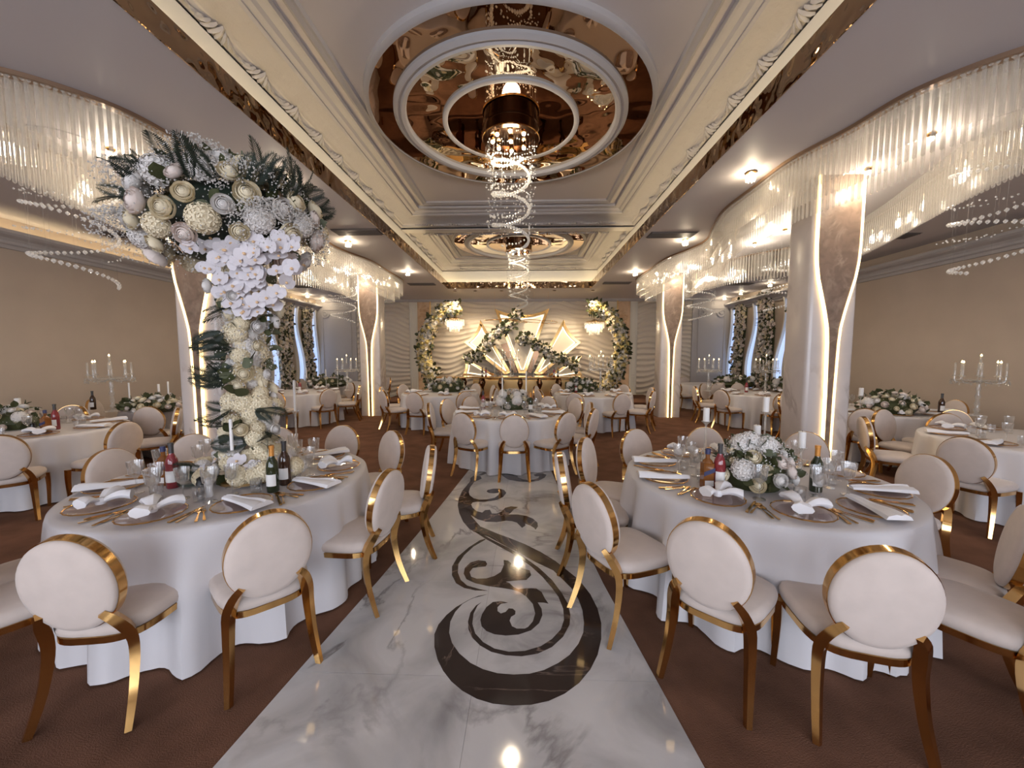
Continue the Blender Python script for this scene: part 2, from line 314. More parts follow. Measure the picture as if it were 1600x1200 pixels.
# cornices along the side walls, with a lit cove on both
def cornice_y(x, s, name, lit):
    prof = [(0, 3.42), (.05, 3.42), (.07, 3.47), (.11, 3.49), (.11, 3.53), (.15, 3.57), (.24, 3.60), (.28, 3.63), (.28, 3.68), (.22, 3.68), (.22, 3.64), (0, 3.64)]
    m = MB().prism([(d, z) for d, z in prof], YB, YF-.02, lambda d, z, h: (x + s*d, h, z)); c = struct(name, m.mesh(name, 'moulding'))
    if lit: link('led_strip', MB().box(*sorted((x+s*.14, x+s*.17)), YB+.05, YF-.1, 3.643, 3.652).mesh('led_strip', 'led_warm'), c)
cornice_y(XL, 1, 'trim_1', True); cornice_y(XR, -1, 'trim_2', False)
m = MB().prism([(0, 3.80), (.05, 3.80), (.10, 3.85), (.12, 3.9), (0, 3.9)], XL+.3, XR-.3, lambda d, z, h: (h, YF-.02-d, z)); struct('trim_3', m.mesh('trim_3', 'moulding'))
# wavy-edged blue windows and flower-covered boards between them

def wavy_window(n, X, s, yc, wd, amp):
    zz = [.55+i*.1 for i in range(33)]
    def e(z, k): return yc + amp*math.sin((z-.4)*1.9) + k*wd/2*(.8+.25*math.sin(z*1.3))
    poly = [(e(z, -1), z) for z in zz] + [(e(z, 1), z) for z in reversed(zz)]
    o = tag(link('window_%d' % n, MB().prism(poly, X+s*.005, X+s*.012, lambda a, b, h: (h, a, b)).mesh('window_pane', 'sky_pane')), 'tall wavy-edged window glowing pale blue', None, None, 'structure')
    for k in (-1, 1):
        pts = [Vector((X+s*.05, e(z, k), z)) for z in zz]
        link('window_frame', MB().tube(pts, 1, flat=(.1, .05)).mesh('window_frame', 'wall_white'), o)
def rosette():
    vs, fs = [], []
    for ring, (r, z, n) in enumerate(((1, .15, 6), (.62, .45, 5))):
        for k in range(n):
            a = 2*PI*k/n + ring*.4; o = len(vs); h = PI/n*1.05
            vs += [(.08*math.cos(a), .08*math.sin(a), 0), (r*.7*math.cos(a-h), r*.7*math.sin(a-h), z*.8), (r*math.cos(a), r*math.sin(a), z), (r*.7*math.cos(a+h), r*.7*math.sin(a+h), z*.8)]
            fs.append((o, o+1, o+2, o+3))
    return vs, fs
def leafshape():
    vs, fs = [], []
    for i in range(5):
        t = i/4; wd = .36*math.sin(PI*min(1, t*.96+.04))**.8
        vs += [(-wd, .10*t*t-.05*wd, t), (0, .10*t*t+.06, t), (wd, .10*t*t-.05*wd, t)]
    for i in range(4): fs += [(i*3, i*3+1, i*3+4, i*3+3), (i*3+1, i*3+2, i*3+5, i*3+4)]
    return vs, fs
ROS, LEAF = rosette(), leafshape()
def rdir(d, spread):
    v = Vector(d).normalized() + Vector((rnd.gauss(0, 1), rnd.gauss(0, 1), rnd.gauss(0, 1)))*spread
    return v.normalized()
def clampx(v, s): v.x = s*max(.12, abs(v.x)); return v
def flower_board(X, s, y0, y1, phase, label):
    r = thing('flower_board', label, 'flower wall', (X, (y0+y1)/2, 0), 0, 'flower-covered boards between the wavy windows')
    hw = (y1-y0)/2; zz = [.3+i*.2 for i in range(18)]
    poly = [(-hw*.8+.09*math.sin(z*1.5+phase), z) for z in zz] + [(hw*.8+.09*math.sin(z*1.5+phase), z) for z in reversed(zz)]
    link('board', MB().prism(poly, .01*s, .05*s, lambda a, b, h: (h, a, b)).mesh('board', 'leaf'), r)
    fm = {'petal_cream': [], 'petal_white': [], 'petal_blush': []}; lm = []
    for i in range(520):
        z = rnd.uniform(.28, 3.75); y = rnd.uniform(-hw, hw)*.95+.09*math.sin(z*1.5+phase)
        fm[rnd.choice(list(fm))].append(M4d((s*rnd.uniform(.06, .12), y, z), clampx(rdir((s, 0, .1), .25), s), rnd.uniform(.045, .085), rnd.random()*6))
    for i in range(260):
        z = rnd.uniform(.28, 3.75); y = rnd.uniform(-hw, hw)+.09*math.sin(z*1.5+phase)
        lm.append(M4d((s*.07, y, z), clampx(rdir((s*.6, rnd.choice((-1, 1))*.7, .1), .4), s), rnd.uniform(.08, .16), rnd.random()*6))
    for k, v in fm.items(): tag(link('blooms', joined(ROS, v, k, 'blooms'), r), kind='stuff')
    tag(link('leaves', joined(LEAF, lm, 'leaf', 'leaves'), r), kind='stuff')
for k, (X, s, ws, bs) in enumerate(((XR, -1, (15.05, 13.72, 12.12), ((14.25, 14.95), (12.65, 13.45), (11.2, 11.9))), (XL, 1, (15.05, 13.95, 12.5), ((14.3, 14.95), (12.85, 13.6), (11.3, 12.1))))):
    # side_cove wall lining where the windows stand
    for i, y in enumerate(ws): wavy_window(k*3+i+1, X, s, y, .42 if i else .5, .17 if i else .05)
    for i, (a, b) in enumerate(bs): flower_board(X, s, a, b, i*1.3+k, ('cream flower board beside the corner window', 'cream flower board between two wavy windows', 'cream flower board past the last wavy window')[i] + (', under the unlit cornice', ', under the lit cove')[k])
# assumed, unseen windows behind the camera, added for their daylight
for i, (x, wd) in enumerate(((-5.2, 3.4), (-.2, 4.6), (4.8, 3.4))):
    o = tag(link('window_%d' % (7+i), MB().box(x-wd/2, x+wd/2, YB+.01, YB+.03, .6, 3.4).mesh('window_pane', 'day_pane')), 'tall bright entrance window', None, None, 'structure')
    m = MB(); frame(m, x-wd/2-.06, x+wd/2+.06, .54, 3.46, YB+.08, .08, .08); m.box(x-.03, x+.03, YB+.02, YB+.07, .6, 3.4); link('window_frame', m.mesh('window_frame', 'wall_white'), o)

# ================================================================== CEILING
HX0, HX1, HY0, HY1 = -2.55, 2.17, -3.0, 12.8
m = MB(); T = .06
m.box(XL, HX0, YB, YF, ZC, ZC+T); m.box(HX1, XR, YB, YF, ZC, ZC+T); m.box(HX0, HX1, HY1, YF, ZC, ZC+T); m.box(HX0, HX1, YB, HY0, ZC, ZC+T)
ce = struct('ceiling', m.mesh('ceiling', 'soffit'), 'smooth grey-mauve lowered ceiling around the raised centre')
link('mirror_fascia', MB().rect_sweep(HX0, HX1, HY0, HY1, [(0, ZC+T), (-.0, ZC-.012), (.012, ZC-.012), (.012, ZC+.20), (0, ZC+.20), (0, ZC+T)]).mesh('mirror_fascia', 'fascia_mirror'), ce)['label'] = 'rippled bronze mirror band edging the raised ceiling'
link('cove_trough', MB().rect_sweep(HX0, HX1, HY0, HY1, [(0, ZC+.07), (-.22, ZC+.07), (-.22, 4.52)]).mesh('cove_trough', 'cove_white'), ce)
led = link('cove_led', MB().rect_sweep(HX0, HX1, HY0, HY1, [(-.07, ZC+.075), (-.10, ZC+.075), (-.10, ZC+.09), (-.07, ZC+.09), (-.07, ZC+.075)]).mesh('cove_led', 'led_warm'), ce)
ZP = 4.80
prof = [(0, 4.50), (0, 4.53), (.05, 4.54), (.07, 4.57), (.09, 4.575)]
orn = [(.09, 4.575), (.13, 4.60), (.19, 4.635), (.27, 4.655), (.34, 4.665)]
prof2 = [(.34, 4.665), (.37, 4.68), (.37, 4.695), (.43, 4.71), (.46, 4.735), (.52, 4.74), (.55, 4.745), (.55, ZP)]
fr = [(.66, ZP), (.66, ZP-.03), (.69, ZP-.045), (.73, ZP-.03), (.76, ZP-.03), (.78, ZP)]
TX0, TX1 = HX0-.22, HX1+.22
trays = ((8.98, HY1+.22), (1.86, 8.72), (HY0-.22, 1.6))
def acanthus():
    vs, fs = [], []
    for s in (-1, 1):
        for k in range(5):
            a = .3+k*.28; o = len(vs); L = .085-.008*k; x0 = s*.03*k
            for t in (0, .35, .7, 1): 
                wd = .018*math.sin(PI*(t*.9+.08)); px = x0 + s*L*t*math.sin(a); py = L*t*math.cos(a)+.01*k; h = .022*math.sin(PI*t)
                vs += [(px-wd, py, h), (px, py+.004, h+.012), (px+wd, py, h)]
            for i in range(3): fs += [(o+i*3, o+i*3+1, o+i*3+4, o+i*3+3), (o+i*3+1, o+i*3+2, o+i*3+5, o+i*3+4)]
    return vs, fs
ACM = MB().add(*acanthus()).mesh('acanthus', 'moulding', True)
for (y0, y1) in trays:
    t = link('ceiling_tray', MB().box(TX0-.02, TX1+.02, y0, y1, ZP, ZP+.05).mesh('ceiling_tray', 'plaster'), ce)
    link('cornice', MB().rect_sweep(TX0, TX1, y0, y1, prof).mesh('cornice', 'moulding'), t)
    link('ornate_cornice', MB().rect_sweep(TX0, TX1, y0, y1, orn).mesh('ornate_cornice', 'relief', True), t)['label'] = 'carved leaf cornice'
    link('cornice', MB().rect_sweep(TX0, TX1, y0, y1, prof2).mesh('cornice', 'moulding'), t)
    link('panel_frame', MB().rect_sweep(TX0, TX1, y0, y1, fr).mesh('panel_frame', 'moulding'), t)
    for (x, sx) in ((TX0, 1), (TX1, -1)):             # raised leaf motifs on the cornice
        n = int((y1-y0-.8)/.55)
        for i in range(n):
            link('leaf_motif', ACM, t, (x+sx*.12, y0+.55+.55*i, 4.578), (PI+.38, 0, -sx*PI/2), (1.6, 1.8, 1.4))
    for (yy, sy) in ((y1, -1), (y0, 1)):
        for i in range(8): link('leaf_motif', ACM, t, (TX0+.65+.54*i, yy+sy*.12, 4.578), (PI+.38, 0, PI if sy > 0 else 0), (1.6, 1.8, 1.4))
link('cross_beam', MB().box(TX0, TX1, 8.72, 8.98, 4.49, ZP).mesh('cross_beam', 'moulding', bevel=.015), ce)
link('cross_beam', MB().box(TX0, TX1, 1.6, 1.86, 4.49, ZP).mesh('cross_beam', 'moulding', bevel=.015), ce)
def medallion(cx, cy, R):
    t = link('medallion', MB().lathe([(R+.06, ZP), (R+.06, ZP-.06), (R+.03, ZP-.085), (R, ZP-.085), (R, ZP-.07)], 96, (cx, cy, 0), cap=False).mesh('medallion', 'moulding', True), ce); t['label'] = 'round ceiling medallion of bronze mirror rings'
    def ring(name, r0, r1, z, mt): 
        n = 96; vs = [(cx+r*math.cos(2*PI*k/n), cy+r*math.sin(2*PI*k/n), z) for r in (r0, r1) for k in range(n)]
        link(name, MB().add(vs, [(k, (k+1) % n, n+(k+1) % n, n+k) for k in range(n)]).mesh(name, mt), t)
    ring('mirror_ring', R*.835, R, ZP-.072, 'bronze_mirror'); ring('mirror_ring', R*.50, R*.765, ZP-.085, 'silver_mirror'); ring('mirror_disc', .0, R*.475, ZP-.10, 'bronze_mirror')
    link('white_ring', MB().lathe([(R*.845, ZP-.06), (R*.845, ZP-.10), (R*.82, ZP-.13), (R*.80, ZP-.12), (R*.79, ZP-.14), (R*.765, ZP-.13), (R*.755, ZP-.08)], 96, (cx, cy, 0), cap=False).mesh('white_ring', 'moulding', True), t)
    link('white_ring', MB().lathe([(R*.505, ZP-.08), (R*.505, ZP-.11), (R*.49, ZP-.12), (R*.47, ZP-.11), (R*.465, ZP-.09)], 96, (cx, cy, 0), cap=False).mesh('white_ring', 'moulding', True), t)
MED = ((CX, 5.28, 1.75), (CX+.02, 10.75, 1.75))
for c in MED: medallion(*c)
# air vents and small downlights over the stage
for (x, y) in ((6.73, 7.5), (2.68, 7.3), (-7.3, 6.95), (-3.0, 6.95), (2.8, 12.0), (-3.2, 12.0), (6.6, 12.3), (-7.0, 12.3)):
    v = tag(link('air_vent', MB().box(-.42, .42, -.17, .17, ZC-.006, ZC-.002).mesh('air_vent', 'vent'), ce, (x, y, 0)), 'dark slotted air vent')
    for i in range(7): link('slat', MB().box(-.40, .40, -.15+i*.046, -.13+i*.046, ZC-.022, ZC-.004).mesh('slat', 'vent'), v)
for x in (-2.4, -1.7, -.8, 1.0, 2.3):
    d = link('recessed_downlight', MB().lathe([(.05, ZC), (.07, ZC-.012), (.045, ZC-.012), (.04, ZC-.002)], 16, (x, 13.3, 0)).mesh('recessed_downlight', 'dark_bronze'), ce)
    point_light('downlight_lamp', (x, 13.3, ZC-.05), P_SPOT*11, WARM2, .03, 1.9, (.42, 0, 0))
# ================================================================== COLUMNS with a lit flute-glass outline
def flute_w(z):
    pts = [(0, .040), (1.2, .045), (1.85, .06), (2.05, .075), (2.25, .115), (2.45, .165), (2.65, .215), (2.85, .245), (3.05, .255), (3.9, .255)]
    for (a, b), (c, d) in zip(pts, pts[1:]):
        if a <= z <= c: return b + (d-b)*(z-a)/(c-a)
def column(x, y, label):
    r = tag(link('column', None, None, (x, y, 0)), label, None, None, 'structure')
    hw, dp, q = .29, .46, .05
    poly = []
    for cx, cy, a0 in ((hw-q, q, -PI/2), (hw-q, dp-q, 0), (-hw+q, dp-q, PI/2), (-hw+q, q, PI)):
        poly += [(cx+q*math.cos(a0+k*PI/8), cy+q*math.sin(a0+k*PI/8)) for k in range(5)]
    link('shaft', MB().prism(poly, 0, ZC).mesh('shaft', 'column_marble', True), r)
    zz = [.0+i*.06 for i in range(66)]
    link('flute_panel', MB().prism([(-flute_w(min(z, 3.9)), z) for z in zz] + [(flute_w(min(z, 3.9)), z) for z in reversed(zz)], -.03, 0, lambda a, b, h: (a, h, b)).mesh('flute_panel', 'flute_marble'), r)['label'] = 'brown stone panel shaped like a champagne flute'
    for s in (-1, 1):
        link('led_edge', MB().tube([Vector((s*(flute_w(min(z, 3.9))+.006), -.022, z)) for z in zz], 1, flat=(.028, .03)).mesh('led_edge', 'led_flute'), r)['label'] = 'glowing warm light strip'
column(CX-4.17, 5.0, 'marble column with glowing flute outline behind the tall flower tree')
column(CX+4.05, 5.0, 'marble column with glowing flute outline behind the low rose centrepiece')
column(CX-4.12, 10.57, 'marble column with glowing flute outline before the grey wall panel, on the cove-lit side')
column(CX+4.15, 10.57, 'marble column with glowing flute outline before the grey wall panel, on the unlit cornice side')
#@@LIGHTS
# ================================================================== CRYSTAL ROD CANOPIES
ROD = {}
def rod_mesh(L):
    k = round(L, 3)
    if k not in ROD: ROD[k] = MB().lathe([(.014, 0), (.014, -L+.012), (.002, -L)], 6).mesh('crystal_rod', 'rod')
    return ROD[k]
RIM_IN = [(4.20, 2.85), (3.75, 3.02), (3.40, 3.45), (3.30, 4.0), (3.14, 4.6), (3.15, 5.3), (3.18, 6.1), (3.40, 6.9), (3.62, 7.6), (3.56, 8.2), (3.36, 9.0), (3.36, 10.1), (3.36, 11.2), (3.55, 11.75)]
RIM_OUT = [(4.1, 11.95), (4.75, 11.7), (5.0, 11.0), (4.85, 9.9), (5.1, 8.9), (5.75, 8.0), (5.95, 7.0), (5.7, 6.0), (5.35, 5.1), (4.98, 4.2), (4.75, 3.4), (4.55, 2.95)]
def inset(path, d):
    n = len(path); out = []
    for i, p in enumerate(path):
        t = (path[(i+1) % n]-path[i-1]).normalized(); out.append(p + Vector((-t.y, t.x, 0))*d)
    return out
def resample(path, step):
    out = []; acc = 0; n = len(path)
    for i in range(n):
        a, b = path[i], path[(i+1) % n]; L = (b-a).length
        while acc < L: out.append(a.lerp(b, acc/L)); acc += step
        acc -= L
    return out
def canopy(s, label):
    r = thing('crystal_canopy', label, 'chandelier', (CX, 0, ZC), 0, 'wavy crystal canopies hung from the ceiling')
    path = spline([Vector((s*x, y, 0)) for x, y in RIM_IN + RIM_OUT], 8, True)
    if s > 0: sgn = 1
    cen = Vector((s*4.3, 7, 0)); d0 = 1 if ((inset(path, .1)[30]-cen).length < (path[30]-cen).length) else -1
    n = len(path); inn = inset(path, d0*.09)
    vs = [(p.x, p.y, 0) for p in path] + [(p.x, p.y, -.035) for p in path] + [(p.x, p.y, -.035) for p in inn] + [(p.x, p.y, 0) for p in inn]
    fs = [(k*n+i, k*n+(i+1) % n, (k+1)*n+(i+1) % n, (k+1)*n+i) for k in range(3) for i in range(n)]
    link('canopy_rim', MB().add(vs, fs).mesh('canopy_rim', 'bronze_rim', True), r)['label'] = 'curving bronze rim'
    i2 = inset(path, d0*.10)
    link('canopy_plate', MB().prism([(p.x, p.y) for p in i2], -.012, -.004).mesh('canopy_plate', 'soffit'), r)
    spots = []
    for off, L, st in ((.035, .40, .050), (.13, .50, .055), (.28, .60, .06)):
        for p in resample(inset(path, d0*off), st): spots.append((p, L*(1+rnd.uniform(-.02, .02)*0)))
    spots.sort(key=lambda q: (q[0] + Vector((CX, 0, 0))).length)
    vis = [q for q in spots if q[0].y > 2.9]
    for p, L in vis[:300]: link('crystal_rod', rod_mesh(L), r, (p.x, p.y, -.03))
    rest = [q for q in spots if q not in vis[:300]] if False else vis[300:]
    base = MB().lathe([(.014, 0), (.014, -.97), (.002, -1)], 5, cap=False); bb = (base.v, base.f)
    for L in sorted({L for _, L in rest}):
        tag(link('rod_curtain', joined(bb, [M4((p.x, p.y, -.03), (0,0,0), (1, 1, L)) for p, l in rest if l == L], 'rod', 'rod_curtain'), r), 'dense curtain of clear crystal rods', None, None, 'stuff')
    lampm = MB().lathe([(.04, -.01), (.04, -.03), (.02, -.05)], 14).mesh('lamp', 'gold'); bulbm = MB().lathe([(.02, -.05), (.026, -.075), (0, -.10)], 10, cap=False).mesh('bulb', 'bulb', True)
    for (lx, ly) in ((4.2, 4.1), (4.2, 4.8), (4.35, 5.5), (4.5, 6.2), (4.7, 7.0), (4.65, 7.8), (4.3, 8.8), (4.15, 9.6), (4.2, 10.4), (4.2, 11.1)):  # lamps assumed inside the canopy, added to brighten the side walls
        link('lamp', lampm, r, (s*lx, ly, 0)); link('bulb', bulbm, r, (s*lx, ly, 0))
        point_light('canopy_light', (CX+s*lx, ly, ZC-.2), P_SPOT*1.25, (1, .87, .69), .06)
    oct_ = MB().lathe([(0, -.014), (.014, 0), (0, .014)], 6, cap=False); ob = (oct_.v, oct_.f)
    tag(link('bead_row', joined(ob, [M4((p.x, p.y, -.045)) for p in resample(inset(path, d0*.02), .035) if p.y > 2.7], 'crystal', 'bead_row'), r), kind='stuff')
canopy(1, 'wavy crystal rod canopy on the unlit cornice side of the hall')
canopy(-1, 'wavy crystal rod canopy beside the cove-lit wall and flower tree')
# ================================================================== SPIRAL PENDANTS
BEAD = MB().lathe([(0, -1.25), (.72, -.55), (1, .1), (.6, .75), (0, 1.1)], 6, cap=False); BEADB = (BEAD.v, BEAD.f)
def helix_beads(R, z0, z1, turns, n, size, ph=0, taper=0, jit=0.0, ell=1):
    out = []
    for i in range(n):
        t = i/(n-1); a = ph + turns*2*PI*t; rr = R*(1-taper*t) + rnd.gauss(0, jit)
        out.append((rr*math.cos(a), rr*math.sin(a)*ell, z0+(z1-z0)*t + rnd.gauss(0, jit*.3), size*rnd.uniform(.85, 1.15)))
    return out
def pendant(loc, R, z0, z1, turns, label, group, ph=0, n=84):
    r = thing('spiral_pendant', label, 'pendant light', (loc[0], loc[1], ZC), 0, group)
    link('ceiling_plate', MB().lathe([(R*.9, 0), (R*.9, -.02), (R*.7, -.03)], 24).mesh('ceiling_plate', 'soffit'), r)
    b1 = helix_beads(R, z0-ZC, z1-ZC, turns, n, .019, ph, .15); b2 = helix_beads(R*1.02, z0-ZC, z1-ZC+.3, turns, int(n*1.2), .008, ph+.5, .1, .03)
    tag(link('bead_spiral', joined(BEADB, [M4(b[:3], (0,0,0), b[3]) for b in b1], 'bead', 'bead_spiral', False), r), 'spiral string of faceted crystal drops', None, None, 'stuff')
    tag(link('bead_drift', joined(BEADB, [M4(b[:3], (0,0,0), b[3]) for b in b2], 'bead', 'bead_drift'), r), kind='stuff')
    m = MB()
    for b in b1[::4]: m.tube([(b[0], b[1], -.03), (b[0], b[1], b[2])], .0007, 3, cap=False)
    tag(link('wires', m.mesh('wires', 'crystal'), r), kind='stuff')
for (x, y, R, z0, z1, tn, lb, ph) in ((4.62, 4.0, .36, 3.5, 2.50, 2.1, 'crystal bead spiral hanging in front of the plain beige wall', 2.6), (-4.75, 4.0, .36, 3.5, 2.45, 2.1, 'crystal bead spiral hanging in front of the cove-lit wall', .4),
    (4.75, 7.4, .32, 3.4, 2.55, 2.2, 'crystal bead spiral hanging before the flower boards by the window row', 1.0), (-5.0, 7.4, .32, 3.4, 2.55, 2.2, 'crystal bead spiral hanging behind the tall flower tree', 2.0),
    (4.45, 10.0, .34, 3.35, 2.6, 2.0, 'crystal bead spiral beside the column by the grey wall panel', 2.4), (-4.75, 10.0, .34, 3.35, 2.55, 2.0, 'crystal bead spiral between window row and column', .2)):
    pendant((x, y), R, z0, z1, tn, lb, 'bead spirals under the crystal canopies', ph)
def chandelier(cx, cy, label, z1, zd):
    r = thing('spiral_chandelier', label, 'chandelier', (cx, cy, ZP-.10), 0, 'spiral chandeliers under the ceiling medallions')
    link('drum', MB().lathe([(.37, 0), (.37, -.03), (.355, -.035), (.355, -.15), (.37, -.155), (.37, -.18), (.31, -.185), (.31, -.14)], 40).mesh('drum', 'dark_bronze', True), r)['label'] = 'dark bronze mirrored drum'
    link('gold_band', MB().lathe([(.371, -.18), (.378, -.17), (.371, -.155)], 40, cap=False).mesh('gold_band', 'gold', True), r)
    for k in range(8):
        a = 2*PI*k/8 if k else 0; q = .24 if k else 0
        b = link('lamp', MB().lathe([(.035, 0), (.035, -.02), (.025, -.03)], 12).mesh('lamp', 'gold'), r, (q*math.cos(a), q*math.sin(a), -.15))
        link('bulb', MB().lathe([(.022, -.03), (.026, -.045), (.018, -.06), (0, -.066)], 10, cap=False).mesh('bulb', 'bulb', True), b)
    top = -.22; bot = z1-(ZP-.10)
    b1 = helix_beads(.25, top-.1, bot, 3.15, 130, .023, .9, .05) 
    b2 = helix_beads(.27, top-.05, bot+.1, 3.15, 120, .013, 1.25, .05, .02); b3 = [(R*math.cos(a), R*math.sin(a), rnd.uniform(bot*.85, top), rnd.uniform(.006, .011)) for R, a in ((rnd.uniform(.27, .34), rnd.uniform(0, 6.3)) for _ in range(330))]
    tag(link('bead_spiral', joined(BEADB, [M4(b[:3], (0,0,0), b[3]) for b in b1+b2], 'bead', 'bead_spiral'), r), 'spiral of large faceted crystal drops', None, None, 'stuff')
    tag(link('bead_drift', joined(BEADB, [M4(b[:3], (0,0,0), b[3]) for b in b3], 'bead', 'bead_drift'), r), kind='stuff')
    m = MB()
    for b in (b1+b3)[::9]: m.tube([(b[0], b[1], -.24), (b[0], b[1], b[2])], .0006, 3, cap=False)
    tag(link('wires', m.mesh('wires', 'crystal'), r), kind='stuff')
    point_light('chandelier_light', (cx, cy, zd), P_SPOT*2.5, WARM2, .12)
chandelier(MED[0][0], MED[0][1], 'long crystal spiral chandelier under the medallion above the marble aisle', 3.12, 4.30)
chandelier(MED[1][0], MED[1][1], 'crystal spiral chandelier under the medallion before the stage', 3.0, 4.30)
# ------------------------------------------------------------------ small crystal downlights
for k, (x, y) in enumerate(((2.72, 4.9), (3.05, 7.6), (2.9, 10.4), (-3.08, 4.85), (-3.42, 7.5), (-3.08, 10.2), (7.55, 15.0), (7.5, 13.8), (7.5, 12.2), (-7.9, 15.0), (-7.9, 13.9), (-7.9, 12.5))):
    r = thing('crystal_downlight', 'small gold-ringed crystal downlight ' + ('by the window row' if k > 5 else 'beside the bronze canopy rim'), 'downlight', (x, y, ZC), 0, 'downlights by the windows' if k > 5 else 'downlights along the canopy rims')
    link('ring', MB().lathe([(.035, 0), (.06, -.004), (.06, -.02), (.045, -.024), (.04, -.01)], 20).mesh('ring', 'gold', True), r)
    for i in range(8): a = i*PI/4; link('crystal_drop', MB().lathe([(.011, -.02), (.011, -.10), (.002, -.115)], 6).mesh('crystal_drop', 'crystal') if i == 0 and k == 0 else bpy.data.meshes['crystal_drop'], r, (.045*math.cos(a), .045*math.sin(a), 0))
    link('bulb', MB().lathe([(.018, -.02), (.022, -.045), (0, -.062)], 10).mesh('bulb', 'bulb', True), r)
    point_light('downlight_lamp', (x, y, ZC-.085), P_SPOT*(1.0 if k < 6 else .55), WARM2, .02)
#@@FURNITURE
# ================================================================== CHAIRS
def ell(a, b, n): return [(a*math.cos(2*PI*k/n), b*math.sin(2*PI*k/n)) for k in range(n)]
def chair_meshes():
    d = {}
    # seat cushion: rounded trapezoid, wider in front, domed
    def outline(k):
        pts = []
        for i in range(40):
            a = 2*PI*i/40; c, s = math.cos(a), math.sin(a); e = .55
            x = abs(c)**e*math.copysign(1, c)*.222; y = abs(s)**e*math.copysign(1, s)*.235
            pts.append((x*(1+.12*(y/.235))*k, y*k))
        return pts
    m = MB(); vs = []; rings = [(.93, .400), (1.0, .415), (1.015, .438), (.985, .46), (.90, .474), (.6, .486), (.25, .490)]
    for k, z in rings: vs += [(x, y, z) for x, y in outline(k)]
    n = 40; fs = [(i*n+k, i*n+(k+1) % n, (i+1)*n+(k+1) % n, (i+1)*n+k) for i in range(len(rings)-1) for k in range(n)]
    fs += [tuple(range(n-1, -1, -1)), tuple((len(rings)-1)*n+k for k in range(n))]
    d['seat'] = m.add(vs, fs).mesh('seat', 'velvet', True)
    o = outline(.985); m = MB().prism(o, .372, .404); d['seat_rail'] = m.mesh('seat_rail', 'gold', True)
    # oval back: domed pad front and rear inside a gold band, leaning back
    A, B, N = .192, .228, 44; C = Vector((0, -.265, .690)); tl = math.radians(9)
    def tr(x, y, z): return (x, C.y + y*math.cos(tl) - z*math.sin(tl), C.z + y*math.sin(tl) + z*math.cos(tl))
    m = MB()
    for s in (-1, 1):
        vs = []; rr = [(1.0, .018), (1.0, .028), (.965, .038), (.84, .046), (.45, .051), (.12, .052)]
        for k, y in rr: vs += [tr(a*k, s*y, b*k) for a, b in ell(A, B, N)]
        fs = [(i*N+k, i*N+(k+1) % N, (i+1)*N+(k+1) % N, (i+1)*N+k) for i in range(len(rr)-1) for k in range(N)] + [tuple((len(rr)-1)*N+k for k in range(N))]
        m.add(vs, fs)
    d['backrest'] = m.mesh('backrest', 'velvet', True)
    vs = []; sec = [(.985, -.020), (1.022, -.020), (1.022, .020), (.985, .020)]
    for k, y in sec: vs += [tr(a*k, y, b*k) for a, b in ell(A, B, N)]
    fs = [(i*N+k, i*N+(k+1) % N, ((i+1) % 4)*N+(k+1) % N, ((i+1) % 4)*N+k) for i in range(4) for k in range(N)]
    d['back_frame'] = MB().add(vs, fs).mesh('back_frame', 'gold', True)
    for s in (-1, 1):
        d['front%d' % s] = MB().tube(spline([(s*.222, .205, .385), (s*.226, .208, .25), (s*.216, .212, .0)], 3), [1.35, 1.3, 1.25, 1.15, 1.05, .95, .85], flat=(.03, .03)).mesh('leg', 'gold', True)
        d['rear%d' % s] = MB().tube(spline([(s*.122, -.288, .560), (s*.152, -.262, .51), (s*.176, -.222, .42), (s*.182, -.215, .32), (s*.190, -.245, .16), (s*.204, -.305, .0)], 3), [1.0, 1.1, 1.2, 1.3, 1.35, 1.4, 1.4, 1.35, 1.3, 1.25, 1.2, 1.1, 1.05, 1, .9, .85][:16], flat=(.03, .034)).mesh('leg', 'gold', True)
    return d
CH = chair_meshes()
def chair(x, y, rz, label, group):
    r = thing('dining_chair', label, 'chair', (x, y, .0), rz, group)
    for n in ('seat', 'seat_rail', 'backrest', 'back_frame'): link(n, CH[n], r)
    for k in ('front-1', 'front1', 'rear-1', 'rear1'): link('leg', CH[k], r)
    return r
# ================================================================== TABLES
TZ, TR_ = .77, .93
def cloth_mesh(seed):
    g = random.Random(seed); n = 192; ks = [(g.choice((14, 16)), g.uniform(0, 6.3), 1), (g.choice((17, 19)), g.uniform(0, 6.3), .85), (7, g.uniform(0, 6.3), .45), (24, g.uniform(0, 6.3), .25)]
    rows = [(.02, TZ, 0), (.5, TZ, 0), (.88, TZ, 0), (.918, TZ-.002, 0), (.932, TZ-.012, .02), (.940, TZ-.04, .08), (.948, .66, .3), (.958, .55, .5), (.968, .42, .68), (.978, .28, .82), (.986, .14, .92), (.992, .012, 1.0)]
    vs = []
    for r, z, f in rows:
        for k in range(n):
            a = 2*PI*k/n; w_ = sum(c*(1-2*abs(math.sin(q*a/2+p))**.75) if q % 2 == 0 else c*math.sin(q*a+p) for q, p, c in ks)/1.7
            w_ = math.copysign(abs(w_)**.8, w_); rr = r + f*.072*w_
            vs.append((rr*math.cos(a), rr*math.sin(a), z + (.012*(1-w_)*0)))
    fs = [(i*n+k, i*n+(k+1) % n, (i+1)*n+(k+1) % n, (i+1)*n+k) for i in range(len(rows)-1) for k in range(n)] + [tuple(range(n-1, -1, -1))]
    return MB().add(vs, fs).mesh('tablecloth', 'cloth', True)
CLOTHS = [cloth_mesh(s) for s in range(5)]
TABLETOP = MB().lathe([(.88, .72), (.90, .73), (.90, .755), (.88, .765)], 48).mesh('tabletop', 'bark'); PED = MB().lathe([(.34, 0), (.34, .03), (.07, .07), (.06, .68), (.2, .72)], 24).mesh('pedestal', 'dark_bronze', True)
